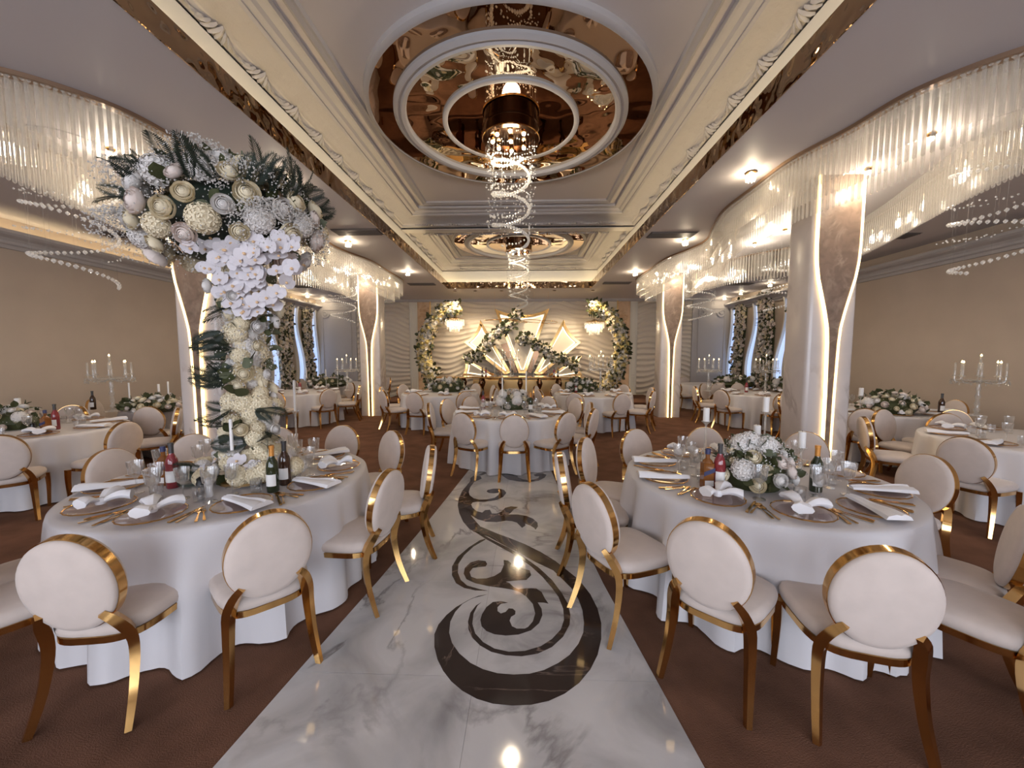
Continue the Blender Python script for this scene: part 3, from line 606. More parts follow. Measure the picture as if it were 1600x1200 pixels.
def table(x, y, desc, seed, rz=0):
    r = thing('round_table', 'round banquet table under floor-length white cloth, ' + desc, 'table', (x, y, .0), rz)
    link('tablecloth', CLOTHS[seed % 5], r); link('tabletop', TABLETOP, r); link('pedestal', PED, r); return r
# (key, x, y, words for the table, chairs: list of back-top spots, or a count)
def tops(l): return [tuple(atz(px, py, .92)[:2]) for px, py in l]
TABLES = [
 ('rose', 1.76, 2.95, 'with the low white rose centrepiece', tops([(1115,814), (1405,858), (920,754), (874,706), (913,683), (990,670), (1103,669), (1270,671), (1462,712), (1598,790)]) + [(2.35, 1.62)]),
 ('tree', -2.2, 2.80, 'under the tall flower tree', tops([(117,830), (419,799), (608,734), (675,695), (614,672), (539,664), (437,667), (298,678), (170,701), (-5,775)]) + [(-2.75, 1.55)]),
 ('centre', -.24, 6.30, 'at the end of the marble aisle', tops([(805,646), (723,644), (696,623), (670,629), (737,619), (885,644), (901,621), (923,628), (929,638), (854,619)])),
 ('bushy', -2.1, 9.45, 'with a bushy rose bed before the stage', 9),
 ('redwine', 1.65, 9.35, 'with a candelabra before the stage', 9),
 ('whisky', -6.25, 4.55, 'with a whisky bottle by the cove-lit wall', [(-4.69, 4.31), (-5.25, 5.45), (-6.17, 5.75), (-7.0, 5.6), (-5.15, 3.55)]),
 ('rosebed', -6.35, 7.0, 'with a long rose bed by the cove-lit wall', [(-5.8, 5.72), (-5.05, 6.35), (-6.75, 5.75), (-7.75, 6.6), (-4.98, 7.25), (-6.2, 8.35)]),
 ('bare', 5.6, 4.30, 'without flowers near the beige wall', [(4.47, 4.95), (4.36, 3.85), (5.21, 5.5), (6.05, 5.5)]),
 ('mound', 6.1, 6.75, 'with a domed rose mound near the beige wall', [(5.08, 5.85), (4.75, 6.7), (5.75, 5.45), (7.3, 6.9), (5.2, 7.8)]),
 ('garland', -5.75, 9.6, 'with three slim candles near the window row', 8),
 ('posy', 5.75, 9.6, 'with a red bottle near the window row', 8),
 ('corner', -6.0, 12.6, 'in the lit-wall corner by the windows', 7),
 ('cornerb', 6.0, 12.6, 'in the unlit-cornice corner by the windows', 7)]
TB = {}
SHORT = dict(rose='rose centrepiece table', tree='flower tree table', centre='aisle-end table', bushy='bushy rose-bed table', redwine='candelabra table before the stage', whisky='whisky table by the lit wall', rosebed='long rose-bed table', bare='flowerless table', mound='domed rose-mound table', garland='slim-candle table', posy='red-bottle table', corner='corner table on the lit side', cornerb='corner table on the unlit side')
def sidew(u, x, y):
    if abs(u.y) > abs(u.x)*1.1: return 'stage' if u.y > 0 else 'entrance'
    if key == 'centre': return 'lit-wall' if u.x < 0 else 'unlit-wall'
    return 'aisle' if (u.x < 0) == (x > CX) else 'wall'
for i, (key, x, y, desc, ch) in enumerate(TABLES):
    TB[key] = (x, y); table(x, y, desc, i, i*.7)
    if isinstance(ch, int): ch = [(x+1.38*math.cos(a), y+1.38*math.sin(a)) for a in (2*PI*k/ch + i*.37 + rnd.uniform(-.08, .08) for k in range(ch))]
    for (cx_, cy_) in ch:
        v = Vector((cx_-x, cy_-y, 0)); L = max(1.28 if key in ('rose', 'tree', 'centre') else 1.46, min(1.54, v.length)); u = v.normalized()
        seat = Vector((x, y, 0)) + u*(L-.30)
        chair(seat.x, seat.y, math.atan2(-u.y, -u.x) - PI/2 + rnd.uniform(-.10, .10), 'cream velvet oval-backed gold chair, %s side of the %s' % (sidew(u, x, y), SHORT[key]), 'chairs on the %s side of the %s' % (sidew(u, x, y), SHORT[key]))
#@@TABLEWARE
# ================================================================== FLOWERS
def rose_mesh(mt):
    m = MB(); g = random.Random(3); D = math.radians
    for n, Rr, th, zc in ((2, .17, 8, .74), (3, .28, 24, .66), (4, .40, 36, .58), (5, .54, 48, .50), (5, .70, 60, .42), (6, .90, 72, .34)):   # nested cupped shells
        off = g.random()*6
        for k in range(n):
            a0 = off+2*PI*k/n; half = PI/n*1.25; vs = []; fs = []; nu, nv = 4, 4; lean = g.uniform(.96, 1.05)
            for j in range(nv+1):
                v = j/nv; ph = D(150)+(D(th)-D(150))*v
                for i in range(nu+1):
                    u = 2*i/nu-1; e = (1-.16*u*u*v); q = Rr*math.sin(ph)*lean*(1+.05*v); z = zc+Rr*.85*math.cos(D(150)+(D(th)-D(150))*v*e)
                    if v == 1: q += .05*Rr; z -= .03*Rr
                    vs.append((q*math.cos(a0+u*half*(.5+.5*math.sin(PI*min(.75, v*.7+.12)))), q*math.sin(a0+u*half*(.5+.5*math.sin(PI*min(.75, v*.7+.12)))), z*.85))
            for j in range(nv):
                for i in range(nu): fs.append((j*(nu+1)+i, j*(nu+1)+i+1, (j+1)*(nu+1)+i+1, (j+1)*(nu+1)+i))
            m.add(vs, fs)
    return m.mesh('rose', mt, True)
def hydrangea_mesh(mt):
    m = MB().lathe([(0, -.8), (.66, -.55), (.88, 0), (.66, .58), (0, .87)], 12, cap=False); g = random.Random(5); N = 46
    for i in range(N):
        z = 1-1.55*i/N; q = math.sqrt(max(0, 1-z*z)); a = 2.39996*i; d = Vector((q*math.cos(a), q*math.sin(a), z)); M = M4d(d*.90, d, .36, g.random()*6)
        for k in range(4):
            b = PI/2*k; pts = [(0, 0, 0), (.55*math.cos(b-.55), .55*math.sin(b-.55), .12), (.95*math.cos(b), .95*math.sin(b), .05), (.55*math.cos(b+.55), .55*math.sin(b+.55), .12)]
            m.add([M @ Vector(p) for p in pts], [(0, 1, 2, 3)])
    return m.mesh('hydrangea', mt)
def orchid_mesh():
    m = MB()
    for a, L, wd in ((PI/2, .9, .40), (PI/2+2.25, .85, .38), (PI/2-2.25, .85, .38), (.12, 1.0, .62), (PI-.12, 1.0, .62)):
        vs = [(0, 0, 0)]; n = 9
        for i in range(n):
            t = i/(n-1); g = -1+2*t; x = L*(.12+.88*math.cos(g*1.35)**.6 if abs(g) < 1 else .3); y = wd*math.sin(g*PI/2)*.9
            x = L*(.35+.65*math.sqrt(max(0, 1-g*g))); vs.append((x*math.cos(a)-y*math.sin(a), x*math.sin(a)+y*math.cos(a), .12*(1-g*g)+.05*abs(g)))
        m.add(vs, [(0, i, i+1) for i in range(1, n)])
    return m.mesh('orchid', 'orchid', True)
def fern_mesh(mt='fern'):
    m = MB(); n = 24; sp = [Vector((0, .25*(t/n)**2, t/n)) for t in range(n+1)]
    m.tube(sp[::4], .008, 4)
    for i in range(2, n+1):
        p = sp[i]; L = .30*math.sin(PI*(.10+.86*i/n))**.8
        for s in (-1, 1):
            q = p + Vector((s*L*.55, .02, L*.35)); r = p + Vector((s*L, .05+.02*(i % 3), L*.75)); m.add([p, q+Vector((0, -.01, -.022)), r, q+Vector((0, .01, .022))], [(0, 1, 2, 3)])
    return m.mesh('fern_frond', mt)
ROSES = [rose_mesh(k) for k in ('petal_white', 'petal_cream', 'petal_blush')]; ROSEY = rose_mesh('petal_yellow')
HYD = [hydrangea_mesh(k) for k in ('petal_white', 'petal_cream', 'petal_yellow')]
ORCH = orchid_mesh(); LIP = MB().lathe([(0, 0), (.16, .08), (.12, .22), (.0, .26)], 6, cap=False).mesh('lip', 'orchid_lip', True)
FERN = fern_mesh(); LEAFM = MB().add(*LEAF).mesh('leaf', 'leaf', True); EUC = MB().add(*LEAF).mesh('leaf', 'eucalyptus', True)
OCTA = ([(1,0,0), (0,1,0), (-1,0,0), (0,-1,0), (0,0,1), (0,0,-1)], [(0,1,4), (1,2,4), (2,3,4), (3,0,4), (1,0,5), (2,1,5), (3,2,5), (0,3,5)])
def bit(name, me, parent, p, d, s, spin=None):
    M = M4d(p, d, s, rnd.random()*6.28 if spin is None else spin); l, q, sc = M.decompose()
    o = link(name, me, parent, l, q.to_euler(), sc); return o
def orchid(parent, p, d, s):
    o = bit('orchid', ORCH, parent, p, d, s, rnd.uniform(-.5, .5)); link('lip', LIP, o, (0, -.12, .06))
def sprays(parent, c, rad, n, s, mt='breath', name='babys_breath'):
    ms = []
    for _ in range(n):
        d = rdir((0, 0, 0.001), 1); ms.append(M4(Vector(c) + Vector((d.x*rad[0], d.y*rad[1], d.z*rad[2]))*rnd.uniform(.55, 1.0)**.5, (0,0,0), s*rnd.uniform(.6, 1.3)))
    tag(link(name, joined(OCTA, ms, mt, name), parent), kind='stuff')
OCCM = []
def mound(loc, rx, ry, h, label, nr=18, nh=4, nl=40, group=None, rs=.048, small=False):
    """low table arrangement: greens core, roses, hydrangeas, leaves, baby's breath"""
    r = thing('floral_centrepiece', label, 'flowers', loc, 0, group); OCCM.append((loc[0], loc[1], max(rx, ry)*.95))
    core = MB().lathe([(.75, 0), (.95, .3), (.8, .65), (.4, .86), (0, .92)], 16, sx=rx*.8, sy=ry*.8); core.v = [(x, y, z*h*.82) for x, y, z in core.v]
    link('greens_core', core.mesh('greens_core', 'leaf', True), r)
    def on(t):
        z = rnd.uniform(.12, 1); a = rnd.uniform(0, 6.283); q = math.sqrt(1-(z*.98)**2)*.9+.08
        return Vector((rx*q*math.cos(a)*t, ry*q*math.sin(a)*t, h*z*t*.92+.02)), Vector((q*math.cos(a)/rx, q*math.sin(a)/ry, z/h)).normalized()
    for i in range(nr):
        z = 1-.9*(i+.5)/nr; a = 2.39996*i+.5; q = math.sqrt(1-z*z)*.92+.05; p = Vector((rx*q*math.cos(a), ry*q*math.sin(a), h*z*.93+.015)); d = Vector((q*math.cos(a)/rx, q*math.sin(a)/ry, z/h)).normalized()
        bit('rose', rnd.choice(ROSES), r, p - d*rs*.3, rdir(d, .15), rs*rnd.uniform(.8, 1.25))
    for i in range(nh): p, d = on(.95); bit('hydrangea', HYD[0], r, p, d, rs*1.5*rnd.uniform(.9, 1.2))
    if small:
        ms = []
        for i in range(nl): p, d = on(1.0); ms.append(M4d(p-d*.02, rdir(d+Vector((0, 0, .2)), .6), rnd.uniform(.07, .13), rnd.random()*6))
        tag(link('leaves', joined(LEAF, ms, 'leaf', 'leaves'), r), kind='stuff')
    else:
        for i in range(nl): p, d = on(1.0); bit('leaf', rnd.choice((LEAFM, LEAFM, EUC)), r, p-d*.02, rdir(d+Vector((0, 0, .2)), .6), rnd.uniform(.05, .095))
    sprays(r, (0, 0, h*.5), (rx*1.05, ry*1.05, h*.55), 900 if not small else 160, .0052)
    return r
# ------------------------------------------------------------------ the tall flower tree
tb = atz(392, 748, TZ); Y0 = tb.y
tree = thing('flower_tree', 'tall white flower tree with orchids, roses and ferns on the round table', 'flowers', (tb.x, tb.y, TZ+.002))
def tl_(px, py, dy=0): return aty(px, py, Y0+dy) - tb
trunk = spline([Vector((0, 0, 0)), tl_(388, 690), tl_(394, 630), tl_(384, 570), tl_(390, 510), tl_(376, 450), tl_(362, 380)], 4)
link('trunk', MB().tube(trunk, .045, 10).mesh('trunk', 'bark', True), tree)
link('foot', MB().lathe([(.20, 0), (.20, .02), (.06, .05), (.045, .12)], 24).mesh('foot', 'gold_soft', True), tree)
for i in range(150):                                   # blossoms clothing the trunk
    t = rnd.uniform(.02, .84); p = trunk[int(t*(len(trunk)-1))]; a = rnd.uniform(0, 6.283); wd = .17 + .05*math.sin(t*9)
    d = Vector((math.cos(a), math.sin(a), rnd.uniform(-.1, .3))).normalized(); q = p + d*wd*rnd.uniform(.55, 1)
    if i % 3: bit('hydrangea', HYD[1 if rnd.random() < .75 else 0], tree, q-d*.04, d, rnd.uniform(.045, .085))
    else: bit('rose', rnd.choice(ROSES[:2]), tree, q, d, rnd.uniform(.042, .065))
for i in range(110):
    p = trunk[rnd.randrange(int(len(trunk)*.85))]; a = rnd.uniform(0, 6.283); d = Vector((math.cos(a), math.sin(a), rnd.uniform(-.3, .4))).normalized(); bit('leaf', rnd.choice((LEAFM, EUC)), tree, p+d*.13, rdir(d, .5), rnd.uniform(.06, .12))
for i in range(64):                                   # skirt of blossoms on the table
    a = rnd.uniform(0, 6.283); q = rnd.uniform(.12, .36); p = Vector((q*math.cos(a), q*math.sin(a)*.75, .05+.36*(1-q/.40)*rnd.uniform(.5, 1.1))); d = Vector((math.cos(a), math.sin(a), .7)).normalized()
    if i % 4 == 0: orchid(tree, p+d*.04, d, .06)
    else: bit('hydrangea', HYD[rnd.choice((0, 1, 1))], tree, p, d, rnd.uniform(.06, .09))
for (px, py, dx) in ((330, 520, -1), (345, 575, -1), (352, 590, -1), (340, 640, -1), (355, 660, -1), (370, 690, -1), (425, 690, 1), (420, 640, 1), (345, 545, -1), (360, 480, -1), (335, 600, -1), (410, 715, 1), (300, 735, -1), (310, 745, -1)):
    for k in range(3): bit('fern_frond', FERN, tree, tl_(px - dx*22, py, rnd.uniform(-.2, .05)), rdir((dx, -.4, -.25), .35), rnd.uniform(.16, .26))
hc = tl_(360, 350); HR = Vector((.64, .50, .42))
ce_ = MB().lathe([(0, -.9), (.5, -.75), (.82, -.3), (.85, .1), (.6, .6), (0, .8)], 20, cap=False); ce_.v = [(hc.x+x*HR.x*.80, hc.y+y*HR.y*.80, hc.z+z*HR.z*.80) for x, y, z in ce_.v]
link('greens_core', ce_.mesh('greens_core', 'fern', True), tree)
def head(d, t=1): return hc + Vector((d.x*HR.x, d.y*HR.y, d.z*HR.z))*t
N = 104
for i in range(N):
    z = 1-1.7*(i+.5)/N; q = math.sqrt(1-z*z); a = 2.39996*i; d = Vector((q*math.cos(a), q*math.sin(a), z)); k = i % 5
    if k == 3: bit('hydrangea', HYD[rnd.choice((0, 1))], tree, head(d, .9), d, rnd.uniform(.075, .105))
    elif k == 4: pass
    else: bit('rose', rnd.choice(ROSES), tree, head(d, .93), rdir(d, .12), rnd.uniform(.058, .088))
for i in range(78):                                   # cascading orchids below the head
    py = rnd.uniform(372, 488); px = 388 + max(-1.5, min(1.5, rnd.gauss(0, .8)))*(46 - max(0, py-430)*.42); dy = -HR.y*.62*max(.25, 1-abs(py-400)/140) + rnd.uniform(-.05, .05)
    orchid(tree, tl_(px, py, dy), rdir((.15, -1, .15), .22), rnd.uniform(.052, .068))
for i in range(24):
    a = rnd.uniform(0, 6.283); d = Vector((math.cos(a)*.9, math.sin(a)*.9, -.75)).normalized(); orchid(tree, head(d, 1.0), d, .058)
for i in range(60):
    a = rnd.uniform(0, 6.283); d = Vector((math.cos(a), math.sin(a), rnd.uniform(.15, 1.0))).normalized(); bit('fern_frond', FERN, tree, head(d, .85), rdir(d+Vector((0, 0, .3)), .3), rnd.uniform(.16, .27))
for i in range(160): 
    d = rdir((0, 0, .01), 1); bit('leaf', rnd.choice((LEAFM, EUC)), tree, head(d, .82), rdir(d, .5), rnd.uniform(.09, .15))
for (cx_, cz, rr, n) in ((-.46, -.14, .22, 2600), (.46, -.12, .24, 3000), (.0, .26, .26, 1200), (-.12, .02, .42, 2200), (.34, .12, .24, 1600), (-.40, .16, .2, 1200), (.1, -.26, .3, 900)):
    sprays(tree, (hc.x+cx_, hc.y-.10, hc.z+cz), (rr, .44, rr*.85), n, .0056)
sprays(tree, trunk[len(trunk)//2], (.22, .22, .6), 1400, .006)
# ================================================================== TABLEWARE
PLATE = MB().lathe([(0, .004), (.10, .004), (.125, .010), (.158, .016), (.160, .019), (.125, .013), (.10, .008), (0, .008)], 40, cap=False).mesh('plate_glass', 'charger_glass', True)
bd = MB(); 
bd.tube([Vector((.158*math.cos(2*PI*k/60)*(1+.012*math.sin(k*1.9)), .158*math.sin(2*PI*k/60)*(1+.012*math.sin(k*1.9)), .019)) for k in range(60)], .0042, 5, True)
PRIM = bd.mesh('gold_rim', 'gold', True)
def napkin_meshes():
    out = []
    m = MB(); n = 12; vs = []; fs = []
    for i in range(n+1):                              # long folded wedge
        t = i/n; wd = .062*(1-.72*t)+.008; h = .034*(1-.45*t)+.004*math.sin(t*9)
        for x, z in ((-1, 0), (-.85, .55), (-.25, .9), (.1, .72), (.35, 1), (.8, .6), (1, 0)): vs.append((x*wd+.012*math.sin(t*3), -.19+.36*t, .018+z*h))
    for i in range(n):
        for k in range(6): fs.append((i*7+k, i*7+k+1, (i+1)*7+k+1, (i+1)*7+k))
    fs += [tuple(range(7)), tuple(n*7+k for k in range(6, -1, -1))]; out.append(m.add(vs, fs).mesh('napkin', 'napkin', True))
    m = MB()                                          # knotted napkin with two wings
    for a, L in ((2.1, .15), (.75, .14), (-1.6, .10)):
        vs = []; fs = []
        for i in range(9):
            t = i/8; c = Vector((L*t*math.cos(a), L*t*math.sin(a), .03+.035*math.sin(t*2.4))); w_ = .014+.040*t; u = Vector((-math.sin(a), math.cos(a), 0))
            for k in range(10): g = 2*PI*k/10; vs.append(c + u*w_*math.cos(g) + Vector((0, 0, 1))*(.012+.016*t)*math.sin(g)*(1+.2*math.cos(3*g)))
        for i in range(8):
            for k in range(10): fs.append((i*10+k, i*10+(k+1) % 10, (i+1)*10+(k+1) % 10, (i+1)*10+k))
        fs.append(tuple(80+k for k in range(10))); m.add(vs, fs)
    m.lathe([(0, .012), (.024, .02), (.03, .038), (.02, .056), (0, .062)], 12, cap=False); out.append(m.mesh('napkin', 'napkin', True)); return out
NAPK = napkin_meshes()
def cutlery():
    d = {}
    hd = [(0, -.10, .006), (0, -.06, .006), (0, -.01, .006), (0, .03, .007)]
    m = MB().tube(hd, [1.2, 1, .6, .6], flat=(.004, .011)); m.prism([(-.003, .03), (-.012, .05), (-.011, .065), (.011, .065), (.012, .05), (.003, .03)], .005, .008)
    for i in range(4): x = -.0095+i*.0063; m.box(x-.0017, x+.0017, .063, .10, .005, .008)
    d['fork'] = m.mesh('fork', 'gold', False)
    m = MB().tube([(0, -.11, .006), (0, -.06, .006), (0, .0, .006)], [1.2, 1.1, .9], flat=(.006, .013)); m.prism([(-.006, 0), (-.008, .05), (-.006, .10), (.002, .115), (.006, .09), (.006, 0)], .004, .007); d['knife'] = m.mesh('knife', 'gold')
    m = MB().tube(hd, [1.2, 1, .6, .6], flat=(.004, .011)); m.lathe([(0, .002), (.014, .004), (.020, .010), (.0185, .0105), (.012, .006), (0, .005)], 16, (0, .058, 0), .95, 1.5, cap=False); d['spoon'] = m.mesh('spoon', 'gold', True)
    return d
CUT = cutlery()
TUMB = MB().lathe([(0, .001), (.032, .001), (.037, .09), (.0355, .09), (.031, .012), (0, .012)], 20, cap=False).mesh('tumbler', 'glass', True)
WINE = MB().lathe([(0, .002), (.036, .002), (.034, .006), (.006, .012), (.0045, .02), (.0045, .09), (.010, .10), (.034, .125), (.042, .205), (.0405, .205), (.033, .128), (.008, .104), (0, .103)], 20, cap=False).mesh('wine_glass', 'glass', True)
def simple(name, me, label, cat, group, p, rz=0, s=1):
    if name in ('tumbler', 'wine_glass') and any(math.hypot(p[0]-x, p[1]-y) < q+.042 for x, y, q in OCC+OCCM): return
    return tag(link(name, me, None, p, (0, 0, rz), s), label, cat, group)
def setting(tx, ty, a, short, level, i):
    """place laid at angle a (outward) of a table"""
    u = Vector((math.cos(a), math.sin(a), 0)); rt = Vector((-u.y, u.x, 0))*1; z = TZ+.002
    rz = math.atan2(-u.y, -u.x)-PI/2                 # local +Y towards the table centre
    X = Vector((math.cos(rz), math.sin(rz), 0)); Yv = -u; c = Vector((tx, ty, z)) + u*.715
    p = thing('charger_plate', 'clear gold-rimmed charger plate on the ' + short, 'plate', c, rz, 'charger plates on the ' + short)
    link('plate_glass', PLATE, p); link('gold_rim', PRIM, p)
    k = (i*7) % 3 == 0
    simple('napkin', NAPK[1 if k else 0], ('white knotted napkin' if k else 'white folded wedge napkin') + ' on a charger plate at the ' + short, 'napkin', 'napkins on the ' + short, c+Vector((0, 0, .006)), rz + rnd.uniform(-.5, .5))
    if level >= 2:
        for n, x in (('fork', -.187), ('fork', -.212), ('knife', .187), ('spoon', .212)): simple(n, CUT[n], 'gold %s beside a charger plate on the %s' % (n, short), n, 'gold %s set on the %s' % (n, short), c + X*x + Yv*rnd.uniform(-.03, .02), rz + rnd.uniform(-.12, .12), 1.05)
    if level >= 1:
        simple('tumbler', TUMB, 'clear straight water tumbler on the ' + short, 'glass', 'tumblers on the ' + short, c + X*.09 + Yv*.235)
        simple('wine_glass', WINE, 'clear stemmed wine glass on the ' + short, 'glass', 'wine glasses on the ' + short, c + X*-.04 + Yv*.27)
    if level >= 3: simple('wine_glass', WINE, 'clear stemmed wine glass on the ' + short, 'glass', 'wine glasses on the ' + short, c + X*.18 + Yv*.20, 0, 1.08)
# ------------------------------------------------------------------ bottles, mills, candles
OCC = [(tb.x, tb.y, .30)]
def bottle(p, kind, label):
    OCC.append((p[0], p[1], .055))
    r = thing('bottle', label, 'bottle', p)
    if kind == 'whisky':
        link('body', MB().prism([(x*.036, y*.036) for x, y in ((-1, -.8), (-.8, -1), (.8, -1), (1, -.8), (1, .8), (.8, 1), (-.8, 1), (-1, .8))], 0, .18).mesh('body', 'amber'), r)
        link('neck', MB().lathe([(.036, .18), (.03, .195), (.014, .21), (.014, .245)], 16).mesh('neck', 'amber', True), r); link('cap', MB().lathe([(.017, .24), (.017, .275), (.014, .278)], 16).mesh('cap', 'label_blue', True), r)
        m = MB(); m.add([(-.037, -.0368, .09), (.037, -.0368, .12), (.037, -.0368, .15), (-.037, -.0368, .12)], [(0, 1, 2, 3)]); link('label_band', m.mesh('label_band', 'label_blue'), r)['label'] = 'slanted dark blue label'
        link('label_band', MB().box(-.030, .030, -.0372, -.0365, .02, .06).mesh('label_band', 'label_white'), r)
    else:
        gm, fm = {'green': ('green_glass', 'foil_orange'), 'rose': ('rose_wine', 'foil_dark'), 'dark': ('brown_glass', 'foil_dark')}[kind]
        link('body', MB().lathe([(.034, 0), (.038, .005), (.038, .17), (.034, .20), (.018, .235), (.0145, .25), (.0145, .30), (.0165, .302), (.0165, .315)], 24).mesh('body', gm, True), r)
        link('foil', MB().lathe([(.0155, .245), (.0155, .298), (.0175, .30), (.0175, .318), (0, .319)], 20, cap=False).mesh('foil', fm, True), r)
        n = 14; vs = [(.0388*math.cos(a), .0388*math.sin(a), z) for z in (.045, .125) for a in (-PI/2-1.1+2.2*k/n for k in range(n+1))]
        link('paper_label', MB().add(vs, [(k, k+1, n+2+k, n+1+k) for k in range(n)]).mesh('paper_label', 'label_white', True), r)
def onT(px, py): v = atz(px, py, TZ); v.z = TZ+.002; return v
bottle(onT(1104, 762), 'whisky', 'amber whisky bottle with slanted blue label on the rose centrepiece table'); bottle(onT(1123, 763), 'rose', 'pink rose wine bottle beside the whisky on the rose centrepiece table'); bottle(onT(1274, 768), 'green', 'dark green wine bottle with orange foil on the rose centrepiece table')
bottle(onT(427, 768), 'green', 'dark green wine bottle with orange foil on the flower tree table'); bottle(onT(446, 757), 'dark', 'dark brown bottle beside the green bottle on the flower tree table'); bottle(onT(271, 762), 'rose', 'pink rose wine bottle on the flower tree table'); bottle(onT(258, 757), 'whisky', 'amber whisky bottle behind glasses on the flower tree table')
bottle(onT(755, 640), 'rose', 'red bottle on the aisle-end table'); bottle(onT(829, 644), 'green', 'dark green wine bottle on the aisle-end table')
bottle(onT(73, 677), 'whisky', 'amber whisky bottle on the whisky table by the lit wall'); bottle(onT(88, 671), 'rose', 'pink wine bottle on the whisky table by the lit wall'); bottle(onT(1470, 646), 'dark', 'brown bottle beside the domed rose mound'); bottle(onT(146, 640), 'dark', 'brown bottle beside the long rose bed')
bottle(onT(900, 613), 'rose', 'red bottle on the candelabra table before the stage'); bottle(onT(1166, 613), 'rose', 'red bottle on the red-bottle table near the window row'); bottle(onT(469, 612), 'rose', 'red bottle on the slim-candle table near the window row')
for px, py, mt, lb in ((314, 775, 'black', 'small black pepper mill on the flower tree table'), (327, 776, 'white_pot', 'small white salt mill on the flower tree table'), (52, 677, 'black', 'small black mill on the whisky table by the lit wall'), (668, 648, 'black', None)):
    if lb: simple('pepper_mill', MB().lathe([(.024, 0), (.026, .01), (.020, .045), (.024, .085), (.018, .10), (.022, .115), (.0, .13)], 18).mesh('pepper_mill', mt, True), lb, 'mill', None, onT(px, py))
def candle(px, py, yb, yt, rad, label, slim=False):
    p = onT(px, py); zb = aty(px, yb, p.y).z - p.z; zt = aty(px, yt, p.y).z - p.z
    OCC.append((p.x, p.y, .06))
    r = thing('candlestick', label, 'candle', p)
    link('stand', MB().lathe([(.05, 0), (.05, .006), (.012, .02), (.009, .04), (.014, zb*.3), (.008, zb*.45), (.008, zb-.04), (.014, zb-.025), (max(.03, rad*1.5), zb-.004), (max(.03, rad*1.5), zb)], 18).mesh('stand', 'crystal', True), r)['label'] = 'clear glass stand'
    link('candle', MB().lathe([(rad, zb), (rad, zt-.004), (rad*.7, zt), (0, zt-.002)], 16).mesh('candle', 'wax', True), r); link('wick', MB().lathe([(.0015, zt-.003), (.0012, zt+.010)], 5).mesh('wick', 'black'), r)
for a in ((1101, 718, 658, 637, .026, 'white pillar candle on the tallest glass stand at the rose centrepiece'), (1193, 712, 643, 620, .026, 'white pillar candle on a glass stand behind the rose centrepiece'), (1180, 735, 692, 664, .026, 'short white pillar candle rising from the rose centrepiece'), (1250, 740, 699, 674, .026, 'white pillar candle near the green bottle at the rose centrepiece'),
    (366, 762, 703, 655, .011, 'slim white taper candle in front of the flower tree skirt'), (352, 735, 672, 638, .011, 'slim white taper candle behind the flower tree skirt'), (464, 706, 642, 594, .012, 'tall white taper candle on a tall stand by the flower tree'),
    (785, 643, 618, 590, .011, 'slim white taper on the aisle-end table beside the red bottle'), (822, 640, 612, 580, .011, 'slim white taper on the aisle-end table beside the green bottle'), (1343, 650, 618, 606, .03, 'white pillar candle beside the domed rose mound'), (31, 665, 640, 622, .03, 'white pillar candle on the whisky table'),
    (204, 640, 622, 598, .012, 'slim white taper at the long rose bed nearest the candelabra'), (265, 640, 618, 596, .012, 'slim white taper at the long rose bed nearest the column'), (250, 636, 612, 600, .018, 'short white candle at the long rose bed'),
    (480, 612, 590, 575, .013, 'slim white candle on the slim-candle table beside the red bottle'), (510, 610, 588, 577, .013, 'slim white candle on the slim-candle table near the rose bed'), (528, 608, 586, 570, .013, 'slim white candle on the slim-candle table nearest the column')): candle(*a)
v = onT(1195, 772); mound((v.x+.02, v.y+.16, v.z), .26, .24, .36, 'low white rose and hydrangea centrepiece with eucalyptus between pillar candles', 36, 6, 90, rs=.044)
v = onT(803, 646); mound((v.x-.04, v.y+.52, v.z), .32, .24, .34, 'white rose and hydrangea centrepiece on the aisle-end table', 22, 8, 40)
v = onT(1405, 648); mound((v.x, v.y+.15, v.z), .48, .34, .34, 'wide domed mound of white roses by the beige wall', 44, 2, 60, rs=.05, small=True)
v = onT(228, 645); mound((v.x, v.y+.12, v.z), .48, .30, .26, 'long low bed of white roses by the cove-lit wall', 44, 2, 60, rs=.05, small=True)
v = onT(12, 672); mound((v.x, v.y+.1, v.z), .28, .24, .30, 'small white flower mound on the whisky table', 16, 3, 40, small=True)
for px, py, rx, lb in ((697, 612, .55, 'bushy dark green and white rose bed before the stage'), (908, 612, .40, 'green and white flower bed beside the candelabra before the stage'), (515, 604, .7, 'long green and white flower bed by the window row and cove-lit wall'), (1150, 605, .75, 'long green and white flower bed by the window row and red bottle'), (1225, 612, .4, 'small green and white bed beside the column by the window row')):
    v = onT(px, py); mound((v.x, v.y, v.z), rx, .3, .34, lb, 30, 3, 90, rs=.055, small=True)
